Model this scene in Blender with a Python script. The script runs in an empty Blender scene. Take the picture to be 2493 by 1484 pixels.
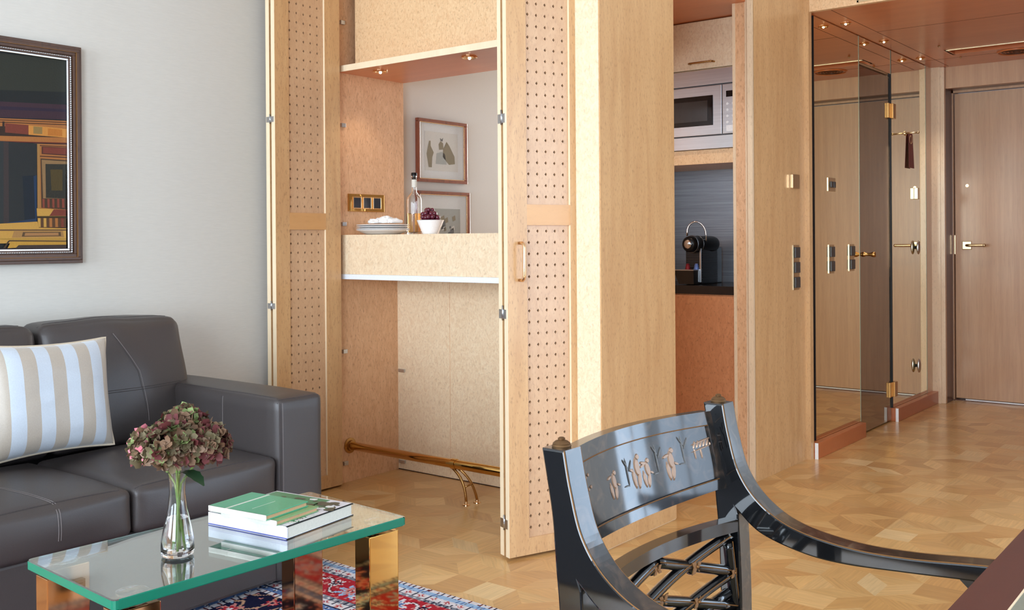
import bpy, bmesh, math, random
from mathutils import Vector, Matrix, noise
from mathutils.bvhtree import BVHTree
random.seed(7)
SC = bpy.context.scene
C = SC.collection
PI = math.pi

# ------------------------------------------------------------------ camera
W_, H_ = 2493.0, 1484.0
FPX, YAW, PITCH, ROLL, CYP = 2436.867, .667528, .0018995, -.0070616, 587.85
EYE = Vector((0, 0, 1.12))
fwd = Vector((-math.sin(YAW)*math.cos(PITCH), math.cos(YAW)*math.cos(PITCH), -math.sin(PITCH)))
r0 = Vector((math.cos(YAW), math.sin(YAW), 0)); u0 = r0.cross(fwd)
RT = r0*math.cos(ROLL)+u0*math.sin(ROLL); UP = -r0*math.sin(ROLL)+u0*math.cos(ROLL)
cam = bpy.data.cameras.new('camera'); co = bpy.data.objects.new('camera', cam); C.objects.link(co)
m = Matrix((RT, UP, -fwd)).transposed().to_4x4(); m.translation = EYE; co.matrix_world = m
cam.sensor_width = 36; cam.lens = FPX/W_*36; cam.shift_y = -(742-CYP)/W_
cam.clip_start = .02; cam.clip_end = 60
SC.camera = co

# ------------------------------------------------------------------ light, exposure
SC.view_settings.view_transform = 'Standard'; SC.view_settings.look = 'None'
SC.view_settings.gamma = 1; SC.view_settings.use_curve_mapping = False
SC.view_settings.exposure = 0.0
wd = bpy.data.worlds.new('sky'); SC.world = wd; wd.use_nodes = True
bg = wd.node_tree.nodes['Background']; bg.inputs[0].default_value = (.62, .78, 1, 1); bg.inputs[1].default_value = 1.2
def area(name, loc, direc, sx, sy, e, col):
    l = bpy.data.lights.new(name, 'AREA'); l.shape = 'RECTANGLE'; l.size = sx; l.size_y = sy; l.energy = e; l.color = col
    o = bpy.data.objects.new(name, l); C.objects.link(o); o.location = loc
    o.rotation_euler = Vector(direc).to_track_quat('-Z', 'Y').to_euler(); return o
DAY = (.76, .88, 1.0)
area('daylight_window_left', (-2.3, -2.72, 1.45), (0, 1, 0), 1.7, 2.1, 200, DAY)
area('daylight_window_right', (.5, -2.72, 1.45), (0, 1, 0), 2.2, 2.1, 270, DAY)
area('daylight_window_side', (2.75, 3.75, 1.3), (-1, 0, 0), 1.8, 2.3, 58, (.64, .80, 1.0))
area('daylight_window_far', (1.8, 5.12, 1.3), (0, -1, 0), 1.4, 2.4, 72, (.60, .78, 1.0))
area('bedroom_fill', (-3.15, 6.2, 1.5), (0, -1, 0), .55, 1.9, 75, (1.0, .96, .92))  # added light that brightens the room behind the bar
def spot(name, loc, e, blend=.6, ang=105, col=(1, .86, .70), tgt=None):
    l = bpy.data.lights.new(name, 'SPOT'); l.energy = e; l.spot_size = math.radians(ang); l.spot_blend = blend; l.color = col
    l.shadow_soft_size = .02
    o = bpy.data.objects.new(name, l); C.objects.link(o); o.location = loc
    if tgt: o.rotation_euler = (Vector(tgt)-Vector(loc)).to_track_quat('-Z', 'Y').to_euler()
    return o

# ------------------------------------------------------------------ pixel helpers (photo pixels -> points in the room)
def ray(x, y): return RT*((x-1246.5)/FPX) - UP*((y-CYP)/FPX) + fwd
def onx(x, y, X): d = ray(x, y); return EYE+d*(X/d.x)
def ony(x, y, Y): d = ray(x, y); return EYE+d*(Y/d.y)
def onz(x, y, Z): d = ray(x, y); return EYE+d*((Z-1.12)/d.z)

# ------------------------------------------------------------------ materials
def s2l(c): return tuple(((v/255)/12.92 if v/255 <= .04045 else ((v/255+.055)/1.055)**2.4) for v in c)
MATS = {}
def mat(name, col, rough=.5, metal=0, coat=0, crough=.1, spec=.5, emis=None, estr=0, trans=0, ior=1.45, bump=0, bscale=200, sheen=0, aniso=0):
    m = bpy.data.materials.new(name); m.use_nodes = True; n = m.node_tree.nodes; l = m.node_tree.links; b = n['Principled BSDF']
    b.inputs['Base Color'].default_value = (*s2l(col), 1); b.inputs['Roughness'].default_value = rough
    b.inputs['Metallic'].default_value = metal; b.inputs['Coat Weight'].default_value = coat; b.inputs['Coat Roughness'].default_value = crough
    b.inputs['Specular IOR Level'].default_value = spec; b.inputs['IOR'].default_value = ior
    b.inputs['Transmission Weight'].default_value = trans; b.inputs['Sheen Weight'].default_value = sheen
    if emis: b.inputs['Emission Color'].default_value = (*s2l(emis), 1); b.inputs['Emission Strength'].default_value = estr
    tc = n.new('ShaderNodeTexCoord'); nz = n.new('ShaderNodeTexNoise'); nz.inputs['Scale'].default_value = bscale; nz.inputs['Detail'].default_value = 3
    l.new(tc.outputs['Object'], nz.inputs['Vector'])
    if trans == 0 and metal < .5 and not emis:     # slight tonal variation so nothing is one flat colour
        mx = n.new('ShaderNodeMix'); mx.data_type = 'RGBA'; mx.blend_type = 'MULTIPLY'; mx.inputs[0].default_value = .25
        mx.inputs[6].default_value = (*s2l(col), 1)
        l.new(nz.outputs['Fac'], mx.inputs[7]); 
        rp = n.new('ShaderNodeMapRange'); rp.inputs[1].default_value = .3; rp.inputs[2].default_value = .7; rp.inputs[3].default_value = .75; rp.inputs[4].default_value = 1.1
        l.new(nz.outputs['Fac'], rp.inputs[0]); l.new(rp.outputs[0], mx.inputs[7]); l.new(mx.outputs[2], b.inputs['Base Color'])
    if bump:
        bp = n.new('ShaderNodeBump'); bp.inputs['Strength'].default_value = bump; bp.inputs['Distance'].default_value = .002
        l.new(nz.outputs['Fac'], bp.inputs['Height']); l.new(bp.outputs['Normal'], b.inputs['Normal'])
    MATS[name] = m; return m
def wood(name, col, dark, stretch=(1, 1, .12), gscale=14, fleck=.5, fscale=(70, 70, 22), rough=.38, coat=.35, crough=.18, bump=.25, burl=0.0, attr=False):
    m = bpy.data.materials.new(name); m.use_nodes = True; n = m.node_tree.nodes; l = m.node_tree.links; b = n['Principled BSDF']
    b.inputs['Roughness'].default_value = rough; b.inputs['Coat Weight'].default_value = coat; b.inputs['Coat Roughness'].default_value = crough
    tc = n.new('ShaderNodeTexCoord')
    def mp(s):
        a = n.new('ShaderNodeMapping'); a.inputs['Scale'].default_value = s; l.new(tc.outputs['Object'], a.inputs['Vector']); return a
    a1 = mp(stretch); g = n.new('ShaderNodeTexNoise'); g.inputs['Scale'].default_value = gscale; g.inputs['Detail'].default_value = 6; g.inputs['Roughness'].default_value = .62
    g.inputs['Distortion'].default_value = .4+burl*2.5; l.new(a1.outputs[0], g.inputs['Vector'])
    a2 = mp(fscale); f = n.new('ShaderNodeTexNoise'); f.inputs['Scale'].default_value = 1; f.inputs['Detail'].default_value = 2; f.inputs['Distortion'].default_value = .5*burl
    l.new(a2.outputs[0], f.inputs['Vector'])
    rf = n.new('ShaderNodeMapRange'); rf.inputs[1].default_value = .56; rf.inputs[2].default_value = .72; l.new(f.outputs['Fac'], rf.inputs[0])
    rg = n.new('ShaderNodeMapRange'); rg.inputs[1].default_value = .35; rg.inputs[2].default_value = .68; l.new(g.outputs['Fac'], rg.inputs[0])
    mx = n.new('ShaderNodeMix'); mx.data_type = 'RGBA'; mx.inputs[6].default_value = (*s2l(col), 1); mx.inputs[7].default_value = (*s2l(dark), 1)
    md = n.new('ShaderNodeMath'); md.operation = 'MULTIPLY'; md.inputs[1].default_value = .5; l.new(rg.outputs[0], md.inputs[0]); l.new(md.outputs[0], mx.inputs[0])
    m2 = n.new('ShaderNodeMix'); m2.data_type = 'RGBA'; m2.inputs[7].default_value = (*s2l([v*.80 for v in dark]), 1)
    mf = n.new('ShaderNodeMath'); mf.operation = 'MULTIPLY'; mf.inputs[1].default_value = fleck; l.new(rf.outputs[0], mf.inputs[0]); l.new(mf.outputs[0], m2.inputs[0])
    l.new(mx.outputs[2], m2.inputs[6])
    big = n.new('ShaderNodeTexNoise'); big.inputs['Scale'].default_value = 2.2; l.new(a1.outputs[0], big.inputs['Vector'])
    l.new(m2.outputs[2], b.inputs['Base Color'])
    bp = n.new('ShaderNodeBump'); bp.inputs['Strength'].default_value = bump; bp.inputs['Distance'].default_value = .0015
    ad = n.new('ShaderNodeMath'); ad.operation = 'ADD'; l.new(g.outputs['Fac'], ad.inputs[0]); l.new(f.outputs['Fac'], ad.inputs[1])
    l.new(ad.outputs[0], bp.inputs['Height']); l.new(bp.outputs['Normal'], b.inputs['Normal'])
    MATS[name] = m; return m
TAN, TAND = (210, 166, 116), (182, 132, 84)
wood('maple', TAN, TAND, fleck=.5, fscale=(200, 200, 55), gscale=22, bump=.1)
wood('maple_rail', (212, 160, 102), (198, 142, 84), fleck=.15, fscale=(20, 20, 60), stretch=(.15, .15, 1))
wood('maple_burl', (236, 198, 152), (206, 150, 100), stretch=(1, 1, .62), gscale=34, fleck=.5, fscale=(120, 120, 80), burl=1, bump=.8, rough=.42, coat=.3, crough=.3)
wood('maple_burl_lit', (242, 218, 184), (214, 170, 126), stretch=(1, 1, .62), gscale=30, fleck=.32, fscale=(120, 120, 80), burl=1, bump=.8, rough=.42, coat=.4, crough=.3)  # lighter copy of the burl, with its white sheen put into the colour
wood('maple_pale', (228, 200, 166), (212, 176, 138), fleck=.3, fscale=(160, 160, 50), gscale=20, bump=.1)
wood('maple_red', (222, 152, 104), (190, 118, 74), stretch=(1, 1, .45), gscale=26, fleck=.5, fscale=(120, 120, 60), burl=.7, bump=.35)
wood('maple_panel', (208, 168, 130), (190, 146, 108), stretch=(1, 1, .4), gscale=24, fleck=.35, fscale=(160, 160, 70), burl=.5, bump=.1)
wood('maple_deep', (228, 180, 137), (192, 134, 90), stretch=(1, 1, .35), gscale=30, fleck=.5, fscale=(150, 150, 60), burl=.6, bump=.35)
wood('edge_light', (244, 222, 188), (232, 204, 166), fleck=.1, bump=.05)
wood('oak_hall', (196, 152, 114), (166, 122, 88), stretch=(1, 1, .04), gscale=45, fleck=.2, fscale=(160, 160, 10), bump=.12, coat=.25)
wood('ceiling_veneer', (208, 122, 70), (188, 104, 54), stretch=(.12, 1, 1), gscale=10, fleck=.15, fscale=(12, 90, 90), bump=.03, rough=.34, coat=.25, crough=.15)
wood('skirting_wood', (188, 104, 58), (160, 82, 42), fleck=.1, stretch=(1, .1, 1), bump=.05)
wood('dark_wood_and_shade', (98, 56, 36), (84, 46, 28), fleck=.1, bump=.02)
wood('dark_frame', (84, 54, 36), (54, 34, 22), rough=.45, coat=.15, bump=.1)
wood('mahogany', (84, 34, 22), (68, 26, 17), stretch=(1, .1, 1), fleck=.1, rough=.5, coat=.08, bump=.05)
wood('picture_frame_wood', (138, 74, 50), (104, 52, 34), rough=.3, coat=.5, bump=.05)
mat('brass', (180, 138, 84), .28, 1); mat('brass_satin', (214, 196, 160), .35, 1)
mat('brass_copper', (190, 142, 104), .06, 1)
mat('gold_edge', (236, 196, 150), .2, 1)
mat('polished_gold', (206, 160, 92), .045, 1)
mat('chrome', (225, 228, 232), .1, 1); mat('steel', (200, 202, 206), .28, 1); mat('steel_dark', (90, 92, 96), .35, 1)
mat('aluminium_strip', (240, 244, 250), .4, .1)
mat('black_plastic', (16, 16, 18), .35, coat=.1, spec=.3); mat('black_gloss', (8, 9, 12), .3, coat=1, crough=.04, spec=.1)
mat('switch_grey', (58, 54, 52), .4); mat('dark_blue_socket', (22, 30, 44), .25, coat=.5)
mat('white_ceramic', (244, 242, 240), .2, coat=.4); mat('white_cloth', (246, 245, 243), .9, bump=.4, bscale=60)
mat('plaster_white', (236, 236, 236), .9, bump=.1, bscale=60)
mat('plaster_pale', (214, 212, 208), .9)
mat('bathroom_tile', (120, 108, 92), .4)
mat('grey_room_wall', (208, 203, 197), .9, bump=.1, bscale=700)
mat('laminate_grey', (112, 116, 122), .3)
mat('worktop_black', (30, 26, 26), .25, coat=.3)
mat('paper_white', (216, 212, 200), .8); mat('paper_tan', (196, 160, 120), .8); mat('mat_board', (226, 228, 228), .8)
mat('print_olive', (132, 120, 92), .8); mat('print_pale', (216, 214, 208), .8); mat('print_grey', (168, 172, 168), .8)
mat('book_green', (70, 165, 125), .35, coat=.3); mat('book_green_two', (120, 165, 110), .35, coat=.3); mat('book_white', (222, 222, 230), .3, coat=.3)
mat('book_photo_dark', (60, 70, 58), .4, coat=.3); mat('book_photo_green', (56, 130, 92), .4, coat=.3); mat('book_blue', (60, 66, 150), .4)
mat('ink_black', (18, 18, 20), .5)
mat('grape', (92, 26, 44), .22, coat=.4); mat('grape_stem', (120, 110, 60), .7)
mat('leather', (64, 58, 57), .42, coat=.2, crough=.4, bump=.18, bscale=420); mat('stitch', (62, 56, 56), .7); mat('stitch_pale', (120, 112, 110), .6)
mat('satin_white', (186, 194, 204), .35, sheen=.4, bump=.06, bscale=300); mat('satin_beige', (172, 160, 146), .4, sheen=.4, bump=.1, bscale=300); mat('piping', (196, 180, 158), .6)
mat('petal_green', (112, 126, 74), .7); mat('petal_olive', (100, 88, 62), .7); mat('petal_brown', (108, 80, 58), .7); mat('petal_wine', (92, 40, 40), .7)
mat('petal_pale', (136, 110, 90), .7); mat('petal_pink', (220, 128, 140), .7); mat('leaf_green', (36, 66, 40), .5); mat('stem_green', (112, 140, 66), .5)
mat('dark_red_tag', (110, 34, 38), .5); mat('leather_inlay', (128, 130, 116), .35)
mat('lamp_glow', (255, 240, 214), .5, emis=(255, 236, 200), estr=14)
mat('capsule_red', (150, 40, 48), .3, .4); mat('capsule_blue', (120, 150, 220), .3, .4)
mat('gilt', (140, 100, 60), .4, .6); mat('bronze', (112, 84, 56), .45, .8); mat('gilt_pale', (150, 122, 102), .4, .5); mat('gilt_faint', (92, 90, 88), .4, .2)
mat('dark_gap', (58, 30, 18), .9)
mat('fabric_seat', (196, 178, 140), .9)
mat('oven_glass', (40, 42, 44), .06, coat=1, crough=.03)
# glass
def glassmat(name, col, rough=0, ior=1.45, vol=None):
    m = mat(name, (255, 255, 255), rough, trans=1, ior=ior); n = m.node_tree.nodes; l = m.node_tree.links
    n['Principled BSDF'].inputs['Base Color'].default_value = (*col, 1)
    if vol:
        v = n.new('ShaderNodeVolumeAbsorption'); v.inputs['Color'].default_value = (*vol[0], 1); v.inputs['Density'].default_value = vol[1]
        l.new(v.outputs[0], n['Material Output'].inputs['Volume'])
    return m
glassmat('clear_glass', (1, 1, 1)); glassmat('water', (.99, 1, .99), ior=1.33)
tg_ = glassmat('table_glass', (.97, 1, .99), ior=1.6, vol=((.02, .93, .80), 5)); tb = tg_.node_tree.nodes['Principled BSDF']; tb.inputs['Coat Weight'].default_value = 1; tb.inputs['Coat Roughness'].default_value = 0; tb.inputs['Coat IOR'].default_value = 1.9
mat('table_glass_edge', (0, 134, 106), .2, trans=.35, ior=1.5, spec=.25)
glassmat('bottle_glass', (1, 1, 1)); glassmat('liquor', (.95, .72, .38), ior=1.34, vol=((.9, .6, .2), 12))
def panemat(name, tint, gloss, gcol=(1, 1, 1), rough=.0):
    m = bpy.data.materials.new(name); m.use_nodes = True; n = m.node_tree.nodes; l = m.node_tree.links
    n.remove(n['Principled BSDF']); t = n.new('ShaderNodeBsdfTransparent'); t.inputs[0].default_value = (*tint, 1)
    g = n.new('ShaderNodeBsdfGlossy'); g.inputs[0].default_value = (*gcol, 1); g.inputs['Roughness'].default_value = rough
    mx = n.new('ShaderNodeMixShader'); mx.inputs[0].default_value = gloss
    l.new(t.outputs[0], mx.inputs[1]); l.new(g.outputs[0], mx.inputs[2]); l.new(mx.outputs[0], n['Material Output'].inputs[0]); MATS[name] = m; return m
panemat('picture_glass', (.97, .97, .97), .06)
panemat('smoked_glass', (.34, .28, .22), .5, (.78, .70, .60))
mat('mirror', (252, 244, 212), .012, 1); mat('mirror_bevel', (214, 200, 168), .03, 1); mat('glass_edge', (150, 160, 140), .3)
# wallpaper: horizontal linen weave
def wallpaper():
    m = mat('linen_wallpaper', (206, 202, 194), .85); n = m.node_tree.nodes; l = m.node_tree.links; b = n['Principled BSDF']
    tc = n.new('ShaderNodeTexCoord'); a = n.new('ShaderNodeMapping'); a.inputs['Scale'].default_value = (1, 16, 230); l.new(tc.outputs['Object'], a.inputs['Vector'])
    z = n.new('ShaderNodeTexNoise'); z.inputs['Scale'].default_value = 1.6; z.inputs['Detail'].default_value = 4; l.new(a.outputs[0], z.inputs['Vector'])
    r = n.new('ShaderNodeMapRange'); r.inputs[1].default_value = .3; r.inputs[2].default_value = .7; r.inputs[3].default_value = .965; r.inputs[4].default_value = 1.02; l.new(z.outputs['Fac'], r.inputs[0])
    mx = n.new('ShaderNodeMix'); mx.data_type = 'RGBA'; mx.blend_type = 'MULTIPLY'; mx.inputs[0].default_value = 1; mx.inputs[6].default_value = (*s2l((206, 202, 194)), 1); l.new(r.outputs[0], mx.inputs[7]); l.new(mx.outputs[2], b.inputs['Base Color'])
    bp = n.new('ShaderNodeBump'); bp.inputs['Strength'].default_value = .2; bp.inputs['Distance'].default_value = .001; l.new(z.outputs['Fac'], bp.inputs['Height']); l.new(bp.outputs['Normal'], b.inputs['Normal'])
wallpaper()
# kitchen laminate: fine horizontal brushed lines
def brushed(name, col, lo, hi, sc, rough, metal):
    m = mat(name, col, rough, metal); n = m.node_tree.nodes; l = m.node_tree.links; b = n['Principled BSDF']
    tc = n.new('ShaderNodeTexCoord'); a = n.new('ShaderNodeMapping'); a.inputs['Scale'].default_value = sc; l.new(tc.outputs['Object'], a.inputs['Vector'])
    z = n.new('ShaderNodeTexNoise'); z.inputs['Scale'].default_value = 1; z.inputs['Detail'].default_value = 5; z.inputs['Roughness'].default_value = .8; l.new(a.outputs[0], z.inputs['Vector'])
    r = n.new('ShaderNodeMapRange'); r.inputs[1].default_value = .35; r.inputs[2].default_value = .7; r.inputs[3].default_value = lo; r.inputs[4].default_value = hi; l.new(z.outputs['Fac'], r.inputs[0])
    mx = n.new('ShaderNodeMix'); mx.data_type = 'RGBA'; mx.blend_type = 'MULTIPLY'; mx.inputs[0].default_value = 1; mx.inputs[6].default_value = (*s2l(col), 1); l.new(r.outputs[0], mx.inputs[7]); l.new(mx.outputs[2], b.inputs['Base Color'])
brushed('laminate_grey', (150, 156, 164), .72, 1.25, (1.5, 1.5, 130), .32, .3)
brushed('brushed_steel', (214, 214, 218), .9, 1.08, (3, 3, 260), .3, .9)
# attribute driven (tiles, rug, painting)
def attrmat(name, rough, coat=0, grain=False, bump=0, bs=900, spec=.5, crough=.12):
    m = bpy.data.materials.new(name); m.use_nodes = True; n = m.node_tree.nodes; l = m.node_tree.links; b = n['Principled BSDF']
    at = n.new('ShaderNodeAttribute'); at.attribute_name = 'tone'; b.inputs['Roughness'].default_value = rough; b.inputs['Coat Weight'].default_value = coat; b.inputs['Coat Roughness'].default_value = crough
    b.inputs['Specular IOR Level'].default_value = spec
    if grain:
        uv = n.new('ShaderNodeUVMap'); uv.uv_map = 'grain'; a = n.new('ShaderNodeMapping'); a.inputs['Scale'].default_value = (7, 110, 1); l.new(uv.outputs[0], a.inputs['Vector'])
        z = n.new('ShaderNodeTexNoise'); z.inputs['Scale'].default_value = 1; z.inputs['Detail'].default_value = 4; l.new(a.outputs[0], z.inputs['Vector'])
        r = n.new('ShaderNodeMapRange'); r.inputs[1].default_value = .3; r.inputs[2].default_value = .7; r.inputs[3].default_value = .86; r.inputs[4].default_value = 1.1; l.new(z.outputs['Fac'], r.inputs[0])
        mx = n.new('ShaderNodeMix'); mx.data_type = 'RGBA'; mx.blend_type = 'MULTIPLY'; mx.inputs[0].default_value = 1; l.new(at.outputs['Color'], mx.inputs[6]); l.new(r.outputs[0], mx.inputs[7]); l.new(mx.outputs[2], b.inputs['Base Color'])
    else: l.new(at.outputs['Color'], b.inputs['Base Color'])
    if bump:
        tc = n.new('ShaderNodeTexCoord'); z2 = n.new('ShaderNodeTexNoise'); z2.inputs['Scale'].default_value = bs; l.new(tc.outputs['Object'], z2.inputs['Vector'])
        bp = n.new('ShaderNodeBump'); bp.inputs['Strength'].default_value = bump; bp.inputs['Distance'].default_value = .003; l.new(z2.outputs['Fac'], bp.inputs['Height']); l.new(bp.outputs['Normal'], b.inputs['Normal'])
    MATS[name] = m
attrmat('parquet', .32, .4, grain=True, crough=.16)
attrmat('rug_pile', .95, bump=.6, bs=700, spec=.1)
attrmat('oil_paint', .6, 0, bump=.3, bs=160, spec=.2)

# ------------------------------------------------------------------ mesh helpers
def tag(o, label=None, cat=None, group=None, kind=None):
    if label: o['label'] = label
    if cat: o['category'] = cat
    if group: o['group'] = group
    if kind: o['kind'] = kind
    return o
def thing(name, label, cat, loc, rotz=0, group=None):
    o = bpy.data.objects.new(name, None); C.objects.link(o); o.location = loc; o.rotation_euler = (0, 0, rotz); o.empty_display_size = .1
    return tag(o, label, cat, group)
class MB:
    def __init__(s): s.b = bmesh.new(); s.mi = 0
    def _new(s, n0):
        for f in list(s.b.faces)[n0:]: f.material_index = s.mi
    def box(s, x0, x1, y0, y1, z0, z1, bev=0, mi=0):
        v = [s.b.verts.new(p) for p in ((x0,y0,z0),(x1,y0,z0),(x1,y1,z0),(x0,y1,z0),(x0,y0,z1),(x1,y0,z1),(x1,y1,z1),(x0,y1,z1))]
        fs = [s.b.faces.new([v[i] for i in q]) for q in ((3,2,1,0),(4,5,6,7),(0,1,5,4),(1,2,6,5),(2,3,7,6),(3,0,4,7))]
        for f in fs: f.material_index = mi
        if bev:
            es = {e for f in fs for e in f.edges}
            r = bmesh.ops.bevel(s.b, geom=list(es), offset=bev, segments=2, profile=.6, affect='EDGES')
            for f in r['faces']: f.material_index = mi
        return s
    def prism(s, pts, d, mi=0):          # polygon pts (3D, planar) extruded by vector d
        d = Vector(d); a = [s.b.verts.new(p) for p in pts]; b = [s.b.verts.new(Vector(p)+d) for p in pts]; n = len(pts)
        fs = [s.b.faces.new(a[::-1]), s.b.faces.new(b)]+[s.b.faces.new((a[i], a[(i+1) % n], b[(i+1) % n], b[i])) for i in range(n)]
        for f in fs: f.material_index = mi
        return s
    def loft(s, rings, mi=0, caps=True, closed=False):
        R = [[s.b.verts.new(p) for p in r] for r in rings]; n = len(R[0])
        prs = list(zip(R, R[1:]))+([(R[-1], R[0])] if closed else [])
        for a, b in prs:
            for i in range(n):
                f = s.b.faces.new((a[i], a[(i+1) % n], b[(i+1) % n], b[i])); f.material_index = mi; f.smooth = True
        if caps and not closed:
            for r in (R[0][::-1], R[-1]):
                f = s.b.faces.new(r); f.material_index = mi
        return s
    def tube(s, pts, r, seg=10, mi=0, closed=False):
        pts = [Vector(p) for p in pts]; rr = r if isinstance(r, (list, tuple)) else [r]*len(pts); rings = []
        prev = None
        for i, p in enumerate(pts):
            if closed: t = (pts[(i+1) % len(pts)]-pts[i-1])
            else: t = (pts[min(i+1, len(pts)-1)]-pts[max(i-1, 0)])
            t.normalize()
            if prev is None:
                a = Vector((0, 0, 1)) if abs(t.z) < .9 else Vector((1, 0, 0)); a = (a-t*a.dot(t)).normalized()
            else: a = (prev-t*prev.dot(t)).normalized()
            prev = a; b = t.cross(a)
            rings.append([p+(a*math.cos(2*PI*k/seg)+b*math.sin(2*PI*k/seg))*rr[i] for k in range(seg)])
        return s.loft(rings, mi, closed=closed)
    def lathe(s, prof, c=(0, 0, 0), seg=28, axis='z', mi=0):     # prof: (radius, height)
        c = Vector(c); rings = []
        for r, h in prof:
            ring = []
            for k in range(seg):
                a = 2*PI*k/seg; x, y = r*math.cos(a), r*math.sin(a)
                ring.append(c+(Vector((x, y, h)) if axis == 'z' else Vector((h, x, y)) if axis == 'x' else Vector((x, h, y)) if axis == 'y' else Vector((x, -h, y))))
            rings.append(ring)
        return s.loft(rings, mi)
    def ball(s, c, r, seg=14, sc=(1, 1, 1), mi=0):
        R = bmesh.ops.create_uvsphere(s.b, u_segments=seg, v_segments=max(6, seg*2//3), radius=r)
        for v in R['verts']: v.co = Vector((v.co.x*sc[0], v.co.y*sc[1], v.co.z*sc[2]))+Vector(c)
        for f in {f for v in R['verts'] for f in v.link_faces}: f.smooth = True; f.material_index = mi
        return s
    def quad(s, p, mi=0):
        f = s.b.faces.new([s.b.verts.new(q) for q in p]); f.material_index = mi; return f
    def build(s, name, mats, parent=None, off=None, smooth=False):
        bmesh.ops.recalc_face_normals(s.b, faces=s.b.faces)
        me = bpy.data.meshes.new(name); o = bpy.data.objects.new(name, me)
        if off is None and parent is not None:
            q = parent; off = Vector((0, 0, 0))
            while q: off = off+q.location; q = q.parent
        if off is not None:
            for v in s.b.verts: v.co -= Vector(off)
        if smooth:
            for f in s.b.faces: f.smooth = True
        for e in s.b.edges:
            if len(e.link_faces) == 2 and e.link_faces[0].smooth and e.calc_face_angle(0) > .80: e.smooth = False
        s.b.to_mesh(me); s.b.free()
        for mm in (mats if isinstance(mats, (list, tuple)) else [mats]): me.materials.append(MATS[mm])
        C.objects.link(o); o.parent = parent
        if parent is None and off is not None: o.location = off
        return o
LOC = (0, 0, 0)      # off=LOC means: vertices are already local to the parent
def single(mb, name, mats, base, label, cat, group=None, smooth=False):
    return tag(mb.build(name, mats, None, off=Vector(base), smooth=smooth), label, cat, group)
def struct(mb, name, mats): return tag(mb.build(name, mats), kind='structure')
def box(*a, **k): return MB().box(*a, **k)

# ------------------------------------------------------------------ room shell
# parquet floor: star parquet, one field of small blocks
def parquet():
    bm = bmesh.new(); col = bm.loops.layers.float_color.new('tone'); uv = bm.loops.layers.uv.new('grain')
    L = .42; s = L/(2+math.sqrt(2)); base = [(214, 166, 104), (208, 158, 96), (218, 172, 110), (202, 150, 90), (222, 178, 118), (211, 161, 100)]
    def poly(pts, ang):
        f = bm.faces.new([bm.verts.new((p[0], p[1], 0)) for p in pts])
        c = random.choice(base) if random.random() > .03 else (226, 190, 136); k = random.uniform(.96, 1.04); c = s2l([min(255, v*k*.97) for v in c]); o = random.uniform(0, 50)
        for lp in f.loops:
            lp[col] = (*c, 1); x, y = lp.vert.co.x, lp.vert.co.y
            lp[uv].uv = (x*math.cos(ang)+y*math.sin(ang)+o, -x*math.sin(ang)+y*math.cos(ang)+o)
    nx0, nx1, ny0, ny1 = int(-3.9/L)-1, int(2.6/L)+1, int(-2.6/L)-1, int(7.6/L)+1
    for i in range(nx0, nx1):
        for j in range(ny0, ny1):
            cx, cy = (i+.5)*L, (j+.5)*L
            dirs = [Vector((math.cos(k*PI/4), math.sin(k*PI/4)))*s for k in range(8)]
            for k in range(8):
                a, b = dirs[k], dirs[(k+1) % 8]
                poly([(cx, cy), (cx+a.x, cy+a.y), (cx+a.x+b.x, cy+a.y+b.y), (cx+b.x, cy+b.y)], math.atan2(a.y, a.x))
            h = L/2
            for k in range(4):     # corner squares and side triangles
                c_, s_ = math.cos(k*PI/2), math.sin(k*PI/2)
                R = lambda x, y: (cx+x*c_-y*s_, cy+x*s_+y*c_)
                poly([R(h, h), R(h-s, h), R(h-s, h-s), R(h, h-s)], k*PI/2+.0)
                q = s/math.sqrt(2)
                poly([R(h, -q), R(h, q), R(h-q, 0)], k*PI/2+PI/2)

    bmesh.ops.recalc_face_normals(bm, faces=bm.faces)
    for f in bm.faces:
        if f.normal.z < 0: f.normal_flip()
    return bm
bmf = parquet(); me = bpy.data.meshes.new('floor'); bmf.to_mesh(me); bmf.free(); me.materials.append(MATS['parquet'])
fl = bpy.data.objects.new('floor', me); C.objects.link(fl); fl['kind'] = 'structure'
mat('damper_dark', (44, 44, 50), .95, bump=.4, bscale=300)
struct(box(-3.5, 2.58, -2.49, -.55, 0, .009), 'floor_damper', 'damper_dark')  # unseen dark slab added to dim floor reflections on the chair
struct(box(-3.95, 2.7, -2.75, 7.7, -.12, -.004), 'added_light_block', 'dark_gap')          # unseen slab added under the parquet to block light

WX = -3.55            # sofa wall
HZ = 2.258
HX = -1.967           # wood wall of the hall
struct(box(WX-.12, WX, -2.6, 6.1, 0, 2.66), 'wall_left', 'linen_wallpaper')
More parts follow.
